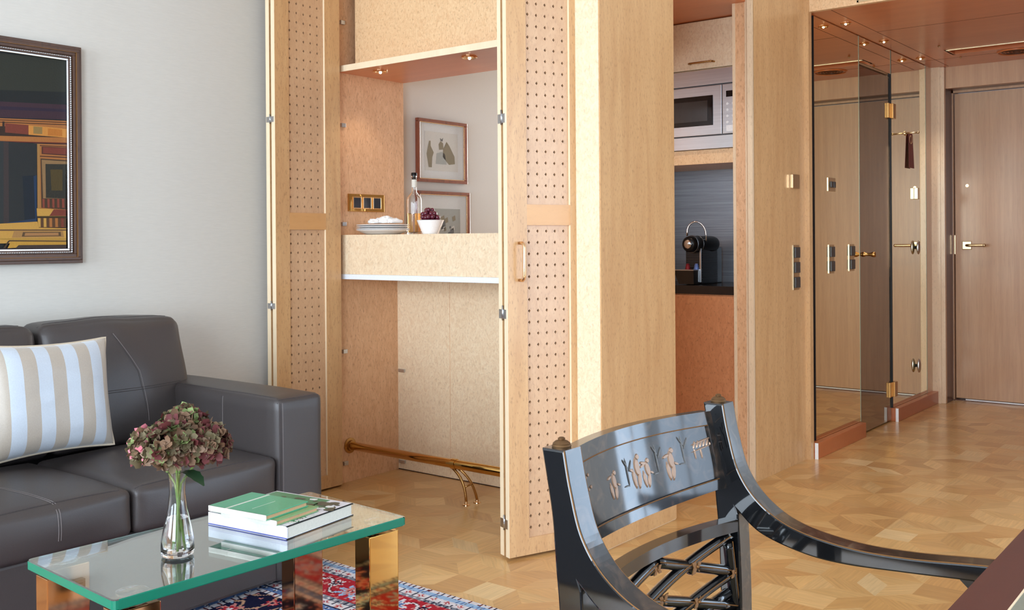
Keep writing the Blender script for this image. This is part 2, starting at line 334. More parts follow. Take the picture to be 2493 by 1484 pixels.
# window wall behind the viewer: three piers, apron and head around two windows
wb = MB()
for a, b in ((-3.67, -3.15), (-1.45, -.6), (1.6, 2.75)): wb.box(a, b, -2.62, -2.5, 0, 2.66)
for a, b in ((-3.15, -1.45), (-.6, 1.6)): wb.box(a, b, -2.62, -2.5, 0, .4); wb.box(a, b, -2.62, -2.5, 2.5, 2.66)
struct(wb, 'wall_back', 'plaster_pale')
wr = MB()
wr.box(2.6, 2.72, -2.5, 2.85, 0, 2.66); wr.box(2.6, 2.72, 4.65, 5.05, 0, 2.66); wr.box(2.6, 2.72, 2.85, 4.65, 0, .08); wr.box(2.6, 2.72, 2.85, 4.65, 2.5, 2.66)
struct(wr, 'wall_right', 'plaster_pale')
def window(name, x0, x1, y0, y1, z0=.4, z1=2.5):
    w = MB(); t = .05
    if abs(y1-y0) < .1:
        for a, b in ((x0, x0+t), (x1-t, x1), ((x0+x1)/2-t/2, (x0+x1)/2+t/2)): w.box(a, b, y0, y1, z0, z1)
        w.box(x0, x1, y0, y1, z0, z0+t); w.box(x0, x1, y0, y1, z1-t, z1)
    else:
        for a, b in ((y0, y0+t), (y1-t, y1), ((y0+y1)/2-t/2, (y0+y1)/2+t/2)): w.box(x0, x1, a, b, z0, z1)
        w.box(x0, x1, y0, y1, z0, z0+t); w.box(x0, x1, y0, y1, z1-t, z1)
    struct(w, name, 'plaster_white')
window('window_1', -3.15, -1.45, -2.58, -2.53); window('window_2', -.6, 1.6, -2.58, -2.53); window('window_4', 1.1, 2.5, 4.97, 5.02, .08, 2.5); window('window_3', 2.64, 2.69, 2.85, 4.65, .08)
struct(MB().box(-.55, 1.1, 4.93, 5.05, 0, 2.66).box(2.5, 2.62, 4.93, 5.05, 0, 2.66).box(1.1, 2.5, 4.93, 5.05, 2.5, 2.66).box(1.1, 2.5, 4.93, 5.05, 0, .08), 'wall_far', 'plaster_pale')
struct(box(-3.67, 2.72, -2.62, 6.1, 2.65, 2.75), 'ceiling', 'plaster_white')
# bedroom seen through the bar opening
bw = MB(); bw.box(-3.67, -3.5, 6.0, 6.1, 0, 2.66); bw.box(-2.9, -2.8, 6.0, 6.1, 0, 2.66); bw.box(-3.5, -2.9, 6.0, 6.1, 0, .5); bw.box(-3.5, -2.9, 6.0, 6.1, 2.45, 2.66)
struct(bw, 'wall_bedroom', 'grey_room_wall')
struct(box(WX-.001, WX+.004, 3.56, 6.0, 0, 2.65), 'wall_bedroom_left', 'grey_room_wall')
struct(box(-2.88, -2.8, 3.56, 6.0, 0, 2.65), 'wall_bedroom_right', 'grey_room_wall')
# hall side wall: pier between kitchenette and mirrors, header over the kitchenette, backing of the mirrors
hw = MB(); hw.box(-2.066, HX, 4.29, 4.885, 0, 2.65)
hw.box(-2.1, HX, 3.54, 4.29, 2.42, 2.65)
struct(hw, 'wall_hall_left', 'maple')
# mouldings on the jamb of the kitchenette
tr = MB(); tr.box(-1.990, HX, 4.272, 4.292, 0, 2.6); tr.box(-2.004, -1.996, 4.280, 4.292, 0, 2.6); tr.box(-2.066, -2.052, 4.28, 4.292, 0, 2.6)
struct(tr, 'trim_2', 'maple_pale')
hb = MB(); hb.box(-2.066, -1.97, 4.92, 5.655, 0, 2.3); hb.box(-2.066, -1.97, 6.215, 6.93, 0, 2.3); hb.box(-2.066, -1.97, 5.655, 6.215, 2.105, 2.3)
struct(hb, 'wall_hall_back', 'oak_hall')
struct(box(-2.066, -1.957, 6.931, 7.06, 0, HZ), 'added_light_block4', 'maple_pale')
struct(box(-2.066, -1.992, 4.284, 4.29, 0, 2.6), 'added_light_block5', 'maple_deep')
struct(box(-1.984, -1.942, 4.885, 4.925, 0, 2.65), 'trim_3', 'maple')
struct(MB().box(-1.98, -1.92, 4.925, 5.635, 0, .081, .003), 'baseboard_left', 'skirting_wood')
struct(MB().box(-1.98, -1.92, 6.21, 7.06, 0, .081, .003), 'baseboard_far_left', 'skirting_wood')
struct(MB().box(-1.936, -1.9195, 4.921, 4.925, 0, .081).box(-1.936, -1.9195, 6.206, 6.21, 0, .081), 'trim_4', 'white_ceramic')
# dropped wooden ceiling of the hall with its fascia and slot
hc = MB()
hc.box(-2.07, -1.7, 4.93, 7.35, HZ, HZ+.02); hc.box(-1.7, -.55, 4.93, 6.46, HZ, HZ+.02); hc.box(-1.7, -.55, 6.62, 7.35, HZ, HZ+.02)
hc.box(-1.7, -.55, 6.44, 6.64, HZ+.06, HZ+.08); hc.box(-1.71, -1.69, 6.44, 6.64, HZ, HZ+.08); hc.box(-1.7, -.55, 6.44, 6.46, HZ+.02, HZ+.08); hc.box(-1.7, -.55, 6.62, 6.64, HZ+.02, HZ+.08)
struct(hc, 'ceiling_hall', 'ceiling_veneer')
sg = MB(); sg.box(-1.8445, -1.842, 4.935, 7.06, HZ-.0006, HZ+.001); sg.box(-1.84, -.55, 5.62, 5.6225, HZ-.0006, HZ+.001); sg.box(-1.96, -.55, 6.752, 6.7545, HZ-.0006, HZ+.001)
struct(sg, 'trim_5', 'dark_gap')
struct(MB().box(-1.942, -.55, 4.90, 4.93, HZ, 2.65), 'trim_6', 'maple_burl')
struct(MB().box(-1.70, -.56, 6.456, 6.462, HZ-.003, HZ+.012), 'trim_7', 'brass_satin')
struct(box(-.55, -.45, 5.05, 7.7, 0, 2.3), 'wall_hall_right', 'oak_hall')
# end of the hall: portal, reveal, frame, lintel panel, entrance door
struct(MB().box(-2.066, -1.9, 7.06, 7.10, 0, HZ).box(-2.066, -1.874, 7.066, 7.10, 0, HZ, .004), 'trim_8', 'maple_pale')
struct(MB().box(-2.066, -1.876, 7.10, 7.262, 0, HZ).box(-1.876, -.55, 7.141, 7.262, 2.118, HZ), 'added_light_block2', 'dark_wood_and_shade')  # dark brown stands in for the shade in the reveal and under the lintel
struct(MB().box(-1.874, -.55, 7.10, 7.14, 2.115, HZ), 'trim_9', 'oak_hall')
struct(MB().box(-2.066, -.45, 7.31, 7.42, 2.12, 2.3).box(-.92, -.45, 7.31, 7.42, 0, 2.12).box(-2.066, -1.874, 7.31, 7.42, 0, 2.12), 'wall_hall_end', 'oak_hall')
fr = MB(); fr.box(-1.886, -1.868, 7.262, 7.31, 0, 2.118); fr.box(-.94, -.92, 7.262, 7.31, 0, 2.118); fr.box(-1.886, -.92, 7.262, 7.31, 2.102, 2.125)
struct(fr, 'added_light_block0', 'oak_hall')
struct(box(-1.874, -.92, 7.262, 7.40, 0, .006), 'added_light_block1', 'dark_wood_and_shade')
struct(box(-1.80, -1.02, 7.268, 7.276, .006, .013), 'light_leak_strip', 'white_ceramic')  # white strip painted as the light leaking under the entrance door
dr = struct(box(-1.862, -.945, 7.275, 7.315, .016, 2.096, .002), 'door_1', 'oak_hall')
hd = MB(); hd.box(-1.815, -1.757, 7.258, 7.276, 1.032, 1.088, .004)
hd.tube([(-1.778, 7.262, 1.06), (-1.778, 7.225, 1.06), (-1.77, 7.216, 1.06), (-1.755, 7.213, 1.06), (-1.668, 7.213, 1.06)], .009, 12).ball((-1.664, 7.213, 1.06), .0115)
hd.build('door_handle', 'brass_satin', dr)
MB().box(-1.8665, -1.861, 7.266, 7.275, 1.0, 1.13, .001).build('latch_plate', 'gold_edge', dr)
MB().lathe([(.0, .006), (.010, .006), (.012, 0)], (-1.783, 7.276, 1.466), 18, axis='-y').build('peephole', 'gold_edge', dr)
struct(box(-2.2, -.3, 7.7, 7.8, 0, 2.4), 'wall_corridor', 'plaster_white')

# ------------------------------------------------------------------ bathroom behind the smoked glass door
struct(MB().box(-3.0, -2.9, 5.2, 7.0, 0, 2.4).box(-2.9, -2.066, 5.2, 5.3, 0, 2.4).box(-2.9, -2.066, 6.9, 7.0, 0, 2.4).box(-3.0, -2.066, 5.2, 7.0, 2.4, 2.5), 'wall_bathroom', 'bathroom_tile')
gd = struct(box(-1.972, -1.962, 5.66, 6.205, .008, 2.092, .001), 'door_2', 'smoked_glass')
g2 = MB(); g2.lathe([(.014, 0), (.014, .006), (.009, .012), (.009, .04), (.015, .052), (.015, .066), (.011, .07), (0, .07)], (-1.962, 5.728, 1.022), 20, axis='x')
g2.build('door_knob', 'brass', gd)
for z in (1.885, .195):
    h = MB(); h.box(-1.963, -1.95, 6.15, 6.2, z-.045, z+.045, .002); h.box(-1.953, -1.938, 6.2, 6.255, z-.045, z+.045, .002); h.build('hinge', 'brass', gd)

# ------------------------------------------------------------------ wall mirrors of the hall
def mirror(name, y0, y1, z0, z1, label):
    o = thing(name, label, 'mirror', (-1.955, (y0+y1)/2, z0))
    box(-1.97, -1.955, y0, y1, z0, z1).build('glass', 'mirror', o)
    b = MB(); w = .022
    b.prism([(-1.9549, y0, z0+w), (-1.9549, y1, z0+w), (-1.9560, y1, z0), (-1.9560, y0, z0)], (.0008, 0, 0))
    b.build('bevel', 'mirror_bevel', o)
    MB().box(-1.956, -1.9538, y1-.006, y1, z0, z1).build('side_edge', 'glass_edge', o)
    e = MB(); e.box(-1.972, -1.9535, y0-.008, y0, z0, z1); e.build('edge', 'ink_black', o)
    return o
mirror('wall_mirror', 4.985, 5.652, .083, HZ-.004, 'tall wall mirror left of the smoked glass door, with brass switch plates on it')
mirror('wall_mirror', 6.215, 6.93, .083, HZ-.004, 'wall mirror right of the smoked glass door, with a hanging tag in front of it')
o = thing('mirror_panel', 'short mirror strip above the smoked glass door', 'mirror', (-1.955, 5.93, 2.11))
box(-1.97, -1.955, 5.656, 6.211, 2.11, HZ-.004).build('glass', 'mirror', o)
MB().box(-1.9555, -1.9538, 6.205, 6.211, 2.11, HZ-.004).build('side_edge', 'glass_edge', o)

# ------------------------------------------------------------------ switches and fittings on the hall wall
def switchplate(y0, y1, z0, z1, nb, label, x=HX, vertical=True, pm='brass_satin'):
    o = thing('light_switch', label, 'light switch', (x, (y0+y1)/2, z0))
    MB().box(x, x+.004, y0, y1, z0, z1, .001).build('cover_plate', pm, o)
    for k in range(nb):
        if vertical:
            h = (z1-z0)/nb; c = z0+h*(k+.5); a = (y0+.012, y1-.008, c-h*.36, c+h*.36)
        else:
            w = (y1-y0-.03)/nb; c = y0+.02+w*(k+.5); a = (c-w*.36, c+w*.36, z0+.02, z1-.02)
        MB().box(x+.003, x+.013, *a, .003).build('rocker', 'switch_grey', o)
    return o
switchplate(4.725, 4.803, .862, 1.084, 3, 'vertical brass plate with three grey rocker switches on the wooden wall')
o = thing('thermostat', 'small square brass thermostat box on the wooden wall above the triple switch', 'thermostat', (HX, 4.745, 1.365))
MB().box(HX, HX+.014, 4.70, 4.79, 1.362, 1.432, .002).build('housing', 'brass_satin', o); MB().box(HX+.004, HX+.016, 4.698, 4.704, 1.364, 1.43, .001).build('front_lip', 'gold_edge', o)
MX = -1.955
switchplate(5.165, 5.27, 1.364, 1.436, 2, 'brass plate with two side by side rockers high on the mirror', MX, False)
switchplate(5.17, 5.245, .930, 1.082, 2, 'vertical brass double switch nearer the left edge of the mirror', MX)
switchplate(5.47, 5.55, .934, 1.082, 2, 'vertical brass double switch close to the smoked glass door', MX)
o = thing('key_card_holder', 'brass box on the far mirror beside the pale wooden post', 'switch', (MX, 6.70, 1.36))
MB().box(MX, MX+.024, 6.66, 6.70, 1.362, 1.436, .003).build('housing', 'brass_satin', o); MB().box(MX+.004, MX+.012, 6.70, 6.72, 1.38, 1.42, .001).build('card_slot', 'dark_gap', o)
for z, lb in ((1.052, 'oval chrome door stop on the mirror at door handle height'), (.29, 'oval chrome door stop low on the mirror above the skirting')):
    o = thing('door_stop', lb, 'door stop', (MX, 6.69, z))
    MB().lathe([(.010, 0), (.010, .014)], (MX, 6.69, z), 14, axis='x').build('stem', 'black_plastic', o)
    MB().ball((MX+.018, 6.69, z), .045, 20, (.26, .45, 1.0)).build('pad', 'steel', o)
o = thing('coat_hook', 'slim brass rail hook on the far mirror', 'hook', (MX, 6.50, 1.77))
MB().lathe([(.014, 0), (.014, .005), (0, .005)], (MX, 6.49, 1.772), 16, axis='x').build('rosette', 'brass_satin', o)
MB().tube([(MX, 6.49, 1.772), (MX+.075, 6.49, 1.772)], .005, 10).ball((MX+.078, 6.49, 1.772), .008).build('rod', 'brass_satin', o)
tg = MB(); zt = 1.782
tg.prism([(MX+.006, 6.530, zt-.012), (MX+.012, 6.520, zt-.225), (MX+.012, 6.625, zt-.225), (MX+.006, 6.615, zt-.012), (MX+.004, 6.595, zt+.004), (MX+.004, 6.55, zt+.004)], (.002, 0, 0))
o = thing('door_hanger', 'dark red paper tag hanging from the brass hook in front of the mirror', 'tag', (MX+.008, 6.57, zt-.22))
tg.build('card', 'dark_red_tag', o); MB().tube([(MX+.0095, 6.5725+.024*math.cos(a), zt-.045+.026*math.sin(a)) for a in [2*PI*k/16 for k in range(16)]], .0018, 6, closed=True).build('hole_rim', 'paper_tan', o)

# ------------------------------------------------------------------ ceiling lamps
def downlight(x, y, z, r, label, grp, e, ang=100):
    o = thing('downlight', label, 'ceiling light', (x, y, z), group=grp)
    MB().lathe([(r*.62, 0), (r, 0), (r*1.02, -.004), (r*.9, -.007), (r*.66, -.004), (r*.62, 0)], (x, y, z), 26).build('ring', 'gold_edge', o)
    MB().lathe([(r*.6, -.0005), (r*.5, -.002), (r*.2, -.0022), (0, -.0022)], (x, y, z), 20).build('reflector', 'chrome', o)
    MB().ball((x, y, z-.006), r*.20, 12).build('bulb', 'lamp_glow', o)
    spot('downlight_beam', (x, y, z-.03), e, ang=ang)
for k, (px, lb) in enumerate((((2059, 56), 'small recessed spotlight nearest the front edge of the hall ceiling'), ((2152, 100), 'small recessed spotlight in the middle of the row beside the mirror'), ((2241, 141), 'small recessed spotlight nearest the entrance end of the hall ceiling'))):
    p = onz(*px, HZ); downlight(p.x, p.y, HZ, .028, lb, 'spotlights along the hall mirror', 10)
downlight(-2.40, 4.02, 2.205, .034, 'added unseen spotlight in the low ceiling of the kitchenette', 'added spotlight of the kitchenette', 9)  # lamp added to brighten the kitchenette, no fixture is seen there
for px in ((2286, 110), (2339, 137)):
    p = onz(*px, HZ); o = single(MB().lathe([(0, 0), (.006, 0), (.008, -.006), (.003, -.014), (0, -.014)], p, 14), 'sprinkler_head', 'chrome', p, 'tiny chrome nozzle in the hall ceiling '+('before' if px[0] == 2286 else 'behind')+' the brass slot', 'sprinkler', 'tiny nozzles in the hall ceiling')
p = onz(2475, 125, HZ)
o = thing('air_vent', 'round flush vent in the hall ceiling behind the brass slot', 'vent', (p.x, p.y, HZ))
MB().tube([(p.x+.107*math.cos(a), p.y+.107*math.sin(a), HZ-.002) for a in [2*PI*i/48 for i in range(48)]], .005, 8, closed=True).build('rim', 'ceiling_veneer', o)
v = MB()
for k in range(4): v.tube([(p.x+(.022+.02*k)*math.cos(a), p.y+(.022+.02*k)*math.sin(a), HZ-.003) for a in [2*PI*i/36 for i in range(36)]], .0025, 6, closed=True)
v.build('louvre_rings', 'dark_wood_and_shade', o)
o = thing('air_grille', 'brass framed grille in the fascia above the hall opening', 'vent', (-1.2, 4.898, 2.268))
g = MB(); g.box(-1.70, -.7, 4.892, 4.902, 2.268, 2.276); g.box(-1.70, -.7, 4.892, 4.902, 2.37, 2.378); g.box(-1.70, -1.692, 4.892, 4.902, 2.268, 2.378); g.box(-.708, -.7, 4.892, 4.902, 2.268, 2.378)
g.build('frame', 'brass_satin', o)
g = MB()
for k in range(8): g.box(-1.692, -.708, 4.893, 4.8995, 2.279+k*.0115, 2.285+k*.0115)
g.build('slats', 'gold_edge', o)

# ------------------------------------------------------------------ kitchenette
struct(MB().box(-2.8, -2.75, 3.54, 5.1, 0, 2.65).box(-2.8, -2.066, 5.0, 5.1, 0, 2.65), 'wall_kitchenette', 'maple_deep')
struct(box(-2.8, -2.0, 3.54, 5.05, 2.205, 2.23), 'ceiling_kitchenette', 'ceiling_veneer')
KY = 4.5; K0, K1 = -2.748, -2.068
o = thing('kitchen_unit', 'tall maple kitchenette unit with an oven shelf, an open niche and a closed base', 'cabinet', ((K0+K1)/2, KY+.2, 0))
box(K0, K1, KY, 4.995, 0, .842).build('base_cabinet', 'maple_red', o)
MB().box(K0+.005, K1-.003, KY-.016, KY, .08, .836, .002).build('door', 'maple_red', o)
box(K0, K1, KY+.02, 4.995, 1.955, 2.203).build('upper_cabinet', 'maple_burl', o)
d = box(K0+.004, K1-.003, KY, KY+.02, 1.962, 2.2, .002).build('flap_door', 'maple_burl_lit', o)
a, b = ony(1681, 157, KY), ony(1739, 153, KY)
h = MB(); h.tube([(a.x, KY, a.z), (a.x, KY-.02, a.z), (a.x+.008, KY-.026, a.z), (b.x-.008, KY-.026, a.z), (b.x, KY-.02, a.z), (b.x, KY, a.z)], .0045, 10); h.build('handle', 'brass', d)
box(K0, K1, KY, 4.995, 1.49, 1.56).build('shelf', 'maple_burl', o)
box(K0, K1, 4.93, 4.996, .885, 1.49).build('backsplash', 'laminate_grey', o)
single(MB().box(K0, K1, KY-.012, 4.928, .8425, .885, .002), 'worktop', 'worktop_black', (-2.4, KY+.2, .8425), 'black worktop of the kitchenette under the coffee machine', 'worktop')
# built-in microwave
def MW(px, py, y=KY-.018): return ony(px, py, y)
zt, zb = 1.953, 1.562
o = thing('microwave', 'built-in stainless steel microwave oven above the coffee niche', 'microwave', ((K0+K1)/2, KY+.2, zb))
box(K0+.01, K1-.004, KY, KY+.42, zb, zt).build('body', 'steel_dark', o)
box(K0+.005, K1-.002, KY-.018, KY, zt-.075, zt, .001).build('top_trim', 'brushed_steel', o)
box(K0+.005, K1-.002, KY-.018, KY, zb, zb+.062, .001).build('bottom_trim', 'brushed_steel', o)
d = box(K0+.005, -2.222, KY-.018, KY, zb+.068, zt-.081, .002).build('door', 'brushed_steel', o)
MB().box(K0+.08, -2.268, KY-.021, KY-.017, zb+.115, zt-.128, .002).build('window_border', 'black_gloss', d)
MB().box(K0+.12, -2.296, KY-.0225, KY-.020, zb+.137, zt-.152, .001).build('window_glass', 'oven_glass', d)
p_ = box(-2.218, K1-.002, KY-.018, KY, zb+.068, zt-.081, .002).build('control_panel', 'brushed_steel', o)
box(-2.197, -2.12, KY-.0205, KY-.017, zt-.145, zt-.115).build('display', 'black_gloss', p_)
for r in range(4):
    for c in range(2): MB().lathe([(.0065, 0), (.0065, .004), (0, .0045)], (-2.19+c*.03, KY-.018, zt-.178-r*.03), 12, axis='-y').build('button', 'white_ceramic', p_)
box(-2.196, -2.12, KY-.022, KY-.018, zb+.078, zb+.108, .001).build('door_button', 'white_ceramic', p_)
# coffee machine
cx, cy, cz = -2.40, 4.60, .885
o = thing('coffee_machine', 'small black capsule coffee machine with a raised chrome handle on the kitchenette worktop', 'coffee machine', (cx, cy, cz))
xa, xb = ony(1664, 640, 4.60).x, ony(1706, 640, 4.60).x; cz_ = cz
MB().box(xa+.012, xb, 4.60, 4.79, cz, cz+.20, .008).build('body', 'black_plastic', o)
rb = MB()
for k in range(14): rb.box(xb-.002, xb+.004, 4.612, 4.780, cz+.02+k*.0125, cz+.0275+k*.0125, .001)
rb.build('side_ribs', 'black_plastic', o)
MB().box(xb-.004, xb+.005, 4.594, 4.602, cz+.012, cz+.19, .001).build('chrome_edge', 'steel', o)
MB().box(xa+.02, xb-.01, 4.795, 4.86, cz, cz+.19, .006).build('water_tank', 'black_gloss', o)
rr = MB()
for k in range(9): rr.box(xa+.016, xb-.006, 4.5965, 4.601, cz+.09+k*.0085, cz+.0935+k*.0085)
rr.build('front_ribs', 'steel_dark', o)
tr_ = MB(); tr_.prism([(xa-.018, 4.53, cz+.072), (xb-.004, 4.53, cz+.072), (xb-.004, 4.53, cz+.004), (xa+.01, 4.53, cz+.004)], (0, .07, 0)); tr_.build('drip_tray', 'black_gloss', o)
MB().box(xa-.019, xb-.003, 4.526, 4.602, cz+.0725, cz+.077, .001).build('tray_grid', 'steel', o)
hp = ony(1680, 594, 4.56); hz = hp.z
def cyl(mb, c, ax, prof, seg=28, mi=0):
    ax = Vector(ax).normalized(); s = ax.cross(Vector((0, 0, 1))).normalized(); t = s.cross(ax)
    return mb.loft([[Vector(c)+ax*h+(s*math.cos(2*PI*k/seg)+t*math.sin(2*PI*k/seg))*r for k in range(seg)] for r, h in prof], mi)
c0 = Vector((hp.x, 4.535, hz)); ax = Vector((.12, 1, 0)).normalized()
hdm = MB(); cyl(hdm, c0, ax, [(.012, -.002), (.030, 0), (.038, .006), (.041, .02), (.042, .04), (.042, .20), (.038, .23), (.02, .24)]); hdm.build('brew_head', 'black_plastic', o)
rg = MB(); cyl(rg, c0, ax, [(.040, .030), (.0445, .032), (.0445, .046), (.040, .048)]); cyl(rg, c0, ax, [(.041, .080), (.0436, .082), (.0436, .086), (.041, .088)]); rg.build('head_ring', 'steel_dark', o)
ln = MB(); cyl(ln, c0-ax*.004, ax, [(0, -.003), (.016, -.002), (.022, .002), (.022, .006)]); ln.build('front_cap', 'chrome', o)
p0, p1 = ony(1673, 574, 4.60), ony(1719, 596, 4.64)
hh = MB(); pts = [p0.copy()]+[Vector(((p0.x+p1.x)/2-math.cos(t)*(p1.x-p0.x)/2, 4.60+.04*(1-math.cos(t))/2, p0.z+.018+.060*math.sin(t)-.006*(1-math.cos(t)))) for t in [PI*k/12 for k in range(13)]]+[p1.copy()]
hh.tube(pts, .0045, 10); hh.build('lever_handle', 'chrome', o)
for (px, m_, lb) in (((1661, 655), 'capsule_red', 'dark red coffee capsule standing on the tray of the coffee machine'), ((1684, 655), 'capsule_blue', 'pale blue coffee capsule standing on the tray of the coffee machine')):
    q = ony(px[0]+(6 if px[0] < 1670 else 4), px[1], 4.565); z = cz+.0772
    single(MB().lathe([(.0, 0), (.0165, 0), (.0165, .002), (.0145, .003), (.0105, .024), (.007, .029), (0, .029)], (q.x, 4.60, z), 20), 'coffee_capsule', m_, (q.x, 4.60, z), lb, 'capsule', 'capsules on the coffee machine')

# ------------------------------------------------------------------ bar cabinet
NX, NY0, NY1, NR = -3.485, 3.135, 3.51, -2.1
bar = thing('bar_cabinet', 'built-in maple bar cabinet with folded perforated doors, raised counter and lit pass-through', 'cabinet', ((NX+NR)/2, 3.3, 0))
ls = MB(); ls.box(WX+.002, NX, NY0, NY1+.05, 0, 2.648); ls.build('side_panel', 'maple_deep', bar)
rs = MB(); rs.box(NR, HX, 3.0, 3.54, 0, 2.648); rs.build('column', 'maple_burl_lit', bar)
MB().box(HX-.001, HX+.004, 3.003, 3.54, 0.004, 2.648).build('column_side_panel', 'maple', bar)
bk = box(NX, -2.8, NY1, NY1+.05, .004, .945).build('back_panel', 'maple_burl_lit', bar)
box(-2.8, NR, NY1, NY1+.03, .004, .945).build('back_panel', 'maple_burl_lit', bar)
box(-3.1435, -3.1415, NY1-.0006, NY1+.001, .02, .944).build('seam', 'maple_deep', bk)
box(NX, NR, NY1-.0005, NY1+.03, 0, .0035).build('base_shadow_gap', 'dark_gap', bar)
ct = MB(); ct.box(NX+.003, NR, NY0, NY0+.02, .9675, 1.1475, .001); ct.box(NX, NR, NY0+.02, 3.62, 1.13, 1.1475); ct.box(NX, NR, NY0+.02, NY1+.03, .945, .965)
ct.build('counter', 'maple_burl_lit', bar)
MB().box(NX+.002, NR, NY0-.004, NY0+.03, .9445, .9672, .001).build('metal_strip', 'aluminium_strip', bar)
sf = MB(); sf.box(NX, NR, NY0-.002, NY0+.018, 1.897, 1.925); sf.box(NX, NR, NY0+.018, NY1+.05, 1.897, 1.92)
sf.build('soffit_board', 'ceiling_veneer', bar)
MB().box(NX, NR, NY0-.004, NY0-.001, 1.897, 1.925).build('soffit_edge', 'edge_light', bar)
box(-3.44, NR, 3.20, 3.225, 1.925, 2.648).build('upper_panel', 'maple_burl', bar)
box(NX, NR, 3.3, NY1+.05, 1.925, 2.648).build('upper_back', 'maple_deep', bar)
for k, p in enumerate((onz(926, 173, 1.897), onz(1143, 138, 1.897))):
    downlight(p.x, p.y, 1.897, .034, ('left' if k == 0 else 'right')+' recessed spotlight in the soffit above the bar counter', 'spotlights over the bar counter', 2.2)
# small metal brackets on the side panel
for z in (1.198, 1.655, .609, .091, 2.13): MB().box(NX, NX+.012, 3.145, 3.17, z-.009, z+.009, .001).build('catch_plate', 'steel', bar)
for z in (.485, .041):
    q = MB().box(NX+.01, NX+.05, NY1-.010, NY1, z-.008, z+.008, .002); q.build('catch_plate', 'steel', bar)

def leaf(parent, name, org, ang, L, s0=.080, s1=.265, pit_u=.0367, zt=2.56):
    """leaf runs from its free edge (u=0) for L metres; v is across the thickness, v=0 is the face towards the viewer"""
    T = .024; u_ = Vector((math.sin(ang), math.cos(ang), 0)); n_ = Vector((math.cos(ang), -math.sin(ang), 0))   # n_: outward of visible face
    org = Vector(org)
    def P(u, v, z): return org+u_*u-n_*v+Vector((0, 0, z))
    s2 = L
    def bx(mb, a, b, c, d, e, f, mi=0):
        pts = [P(a, c, e), P(b, c, e), P(b, d, e), P(a, d, e)]; mb.prism(pts, (0, 0, f-e), mi)
    z0 = .010
    fr = MB(); bx(fr, 0, s0, 0, T, z0, zt); bx(fr, s1, s2, 0, T, z0, zt); bx(fr, s0, s1, 0, T, z0, .069); bx(fr, s0, s1, 0, T, zt-.08, zt)
    base = fr.build(name, 'maple', parent)
    mr = MB(); bx(mr, s0, s1, 0, T, 1.171, 1.244); mr.build('middle_rail', 'maple_rail', base)
    eg = MB(); bx(eg, -.0012, 0, .0005, T-.0005, z0, zt); eg.build('edge_band', 'edge_light', base)
    eg = MB(); bx(eg, s1-.0022, s1, .0004, .008, .069, 1.171); bx(eg, s1-.0022, s1, .0004, .008, 1.244, zt-.08); eg.build('lit_edge', 'edge_light', base)  # pale strips paint the lit edge of the stile reveal
    # perforated panel with real diamond holes
    u_first = s0+.0125; d1, d2 = .008, .017
    def perf(za, zb, z_first, dz, nrow):
        pb = MB(); R = .0050
        us = [s0]+[u_first+pit_u*(k+.5) for k in range(4)]+[s1]
        uc = [u_first+pit_u*k for k in range(5)]
        zc = [z_first+dz*k for k in range(nrow)]; zs = [za]+[z_first+dz*(k+.5) for k in range(nrow-1)]+[zb]
        if abs(dz) and dz < 0: raise ValueError
        for side_v in (d1, d2):
            for i in range(5):
                for j in range(nrow):
                    a, b, c, d = us[i], us[i+1], zs[j], zs[j+1]; x, z = uc[i], zc[j]; Rz = R*1.3
                    o_ = [(a, c), (x, c), (b, c), (b, z), (b, d), (x, d), (a, d), (a, z)]; n = [(x, z-Rz), (x+R, z), (x, z+Rz), (x-R, z)]
                    for pts in ((o_[0], o_[1], n[0], n[3], o_[7]), (o_[2], o_[3], n[1], n[0], o_[1]), (o_[4], o_[5], n[2], n[1], o_[3]), (o_[6], o_[7], n[3], n[2], o_[5])):
                        pb.quad([P(q[0], side_v, q[1]) for q in pts])
                    if side_v == d1:
                        for k in range(4): q0, q1 = n[k], n[(k+1) % 4]; pb.quad([P(q0[0], d1, q0[1]), P(q1[0], d1, q1[1]), P(q1[0], d2, q1[1]), P(q0[0], d2, q0[1])])
        return pb
    n1 = 27; dz = (1.150-.103)/26
    perf(.069, 1.171, .103, dz, n1).build('perforated_panel', 'maple_panel', base)
    n2 = int((zt-.08-.03-1.272)/dz)+1
    perf(1.244, zt-.08, 1.272, dz, n2).build('perforated_panel', 'maple_panel', base)
    bp = MB(); bx(bp, s0, s1, .018, .021, .06, zt-.07); bp.build('hole_shade_board', 'dark_gap', base)  # dark sheet added behind the holes so they look shaded
    return base, P
# left folded pair
lf, P = leaf(bar, 'door_leaf', (-3.44, 2.735, 0), 0, .368, .075, .280, .0388)
for z in (1.645, .845): 
    h = MB(); h.prism([P(-.004, .006, z-.014), P(.006, .006, z-.014), P(.006, .054, z-.014), P(-.004, .054, z-.014)], (0, 0, .024)); h.tube([P(-.004, .030, z-.02), P(-.004, .030, z+.02)], .003, 8); h.build('hinge', 'steel', lf)
lf2, _ = leaf(bar, 'door_leaf', (-3.476, 2.735, 0), 0, .368, .075, .280, .0388)
# right folded pair
ANG = math.radians(20.85)
n_ = Vector((math.cos(ANG), -math.sin(ANG), 0))
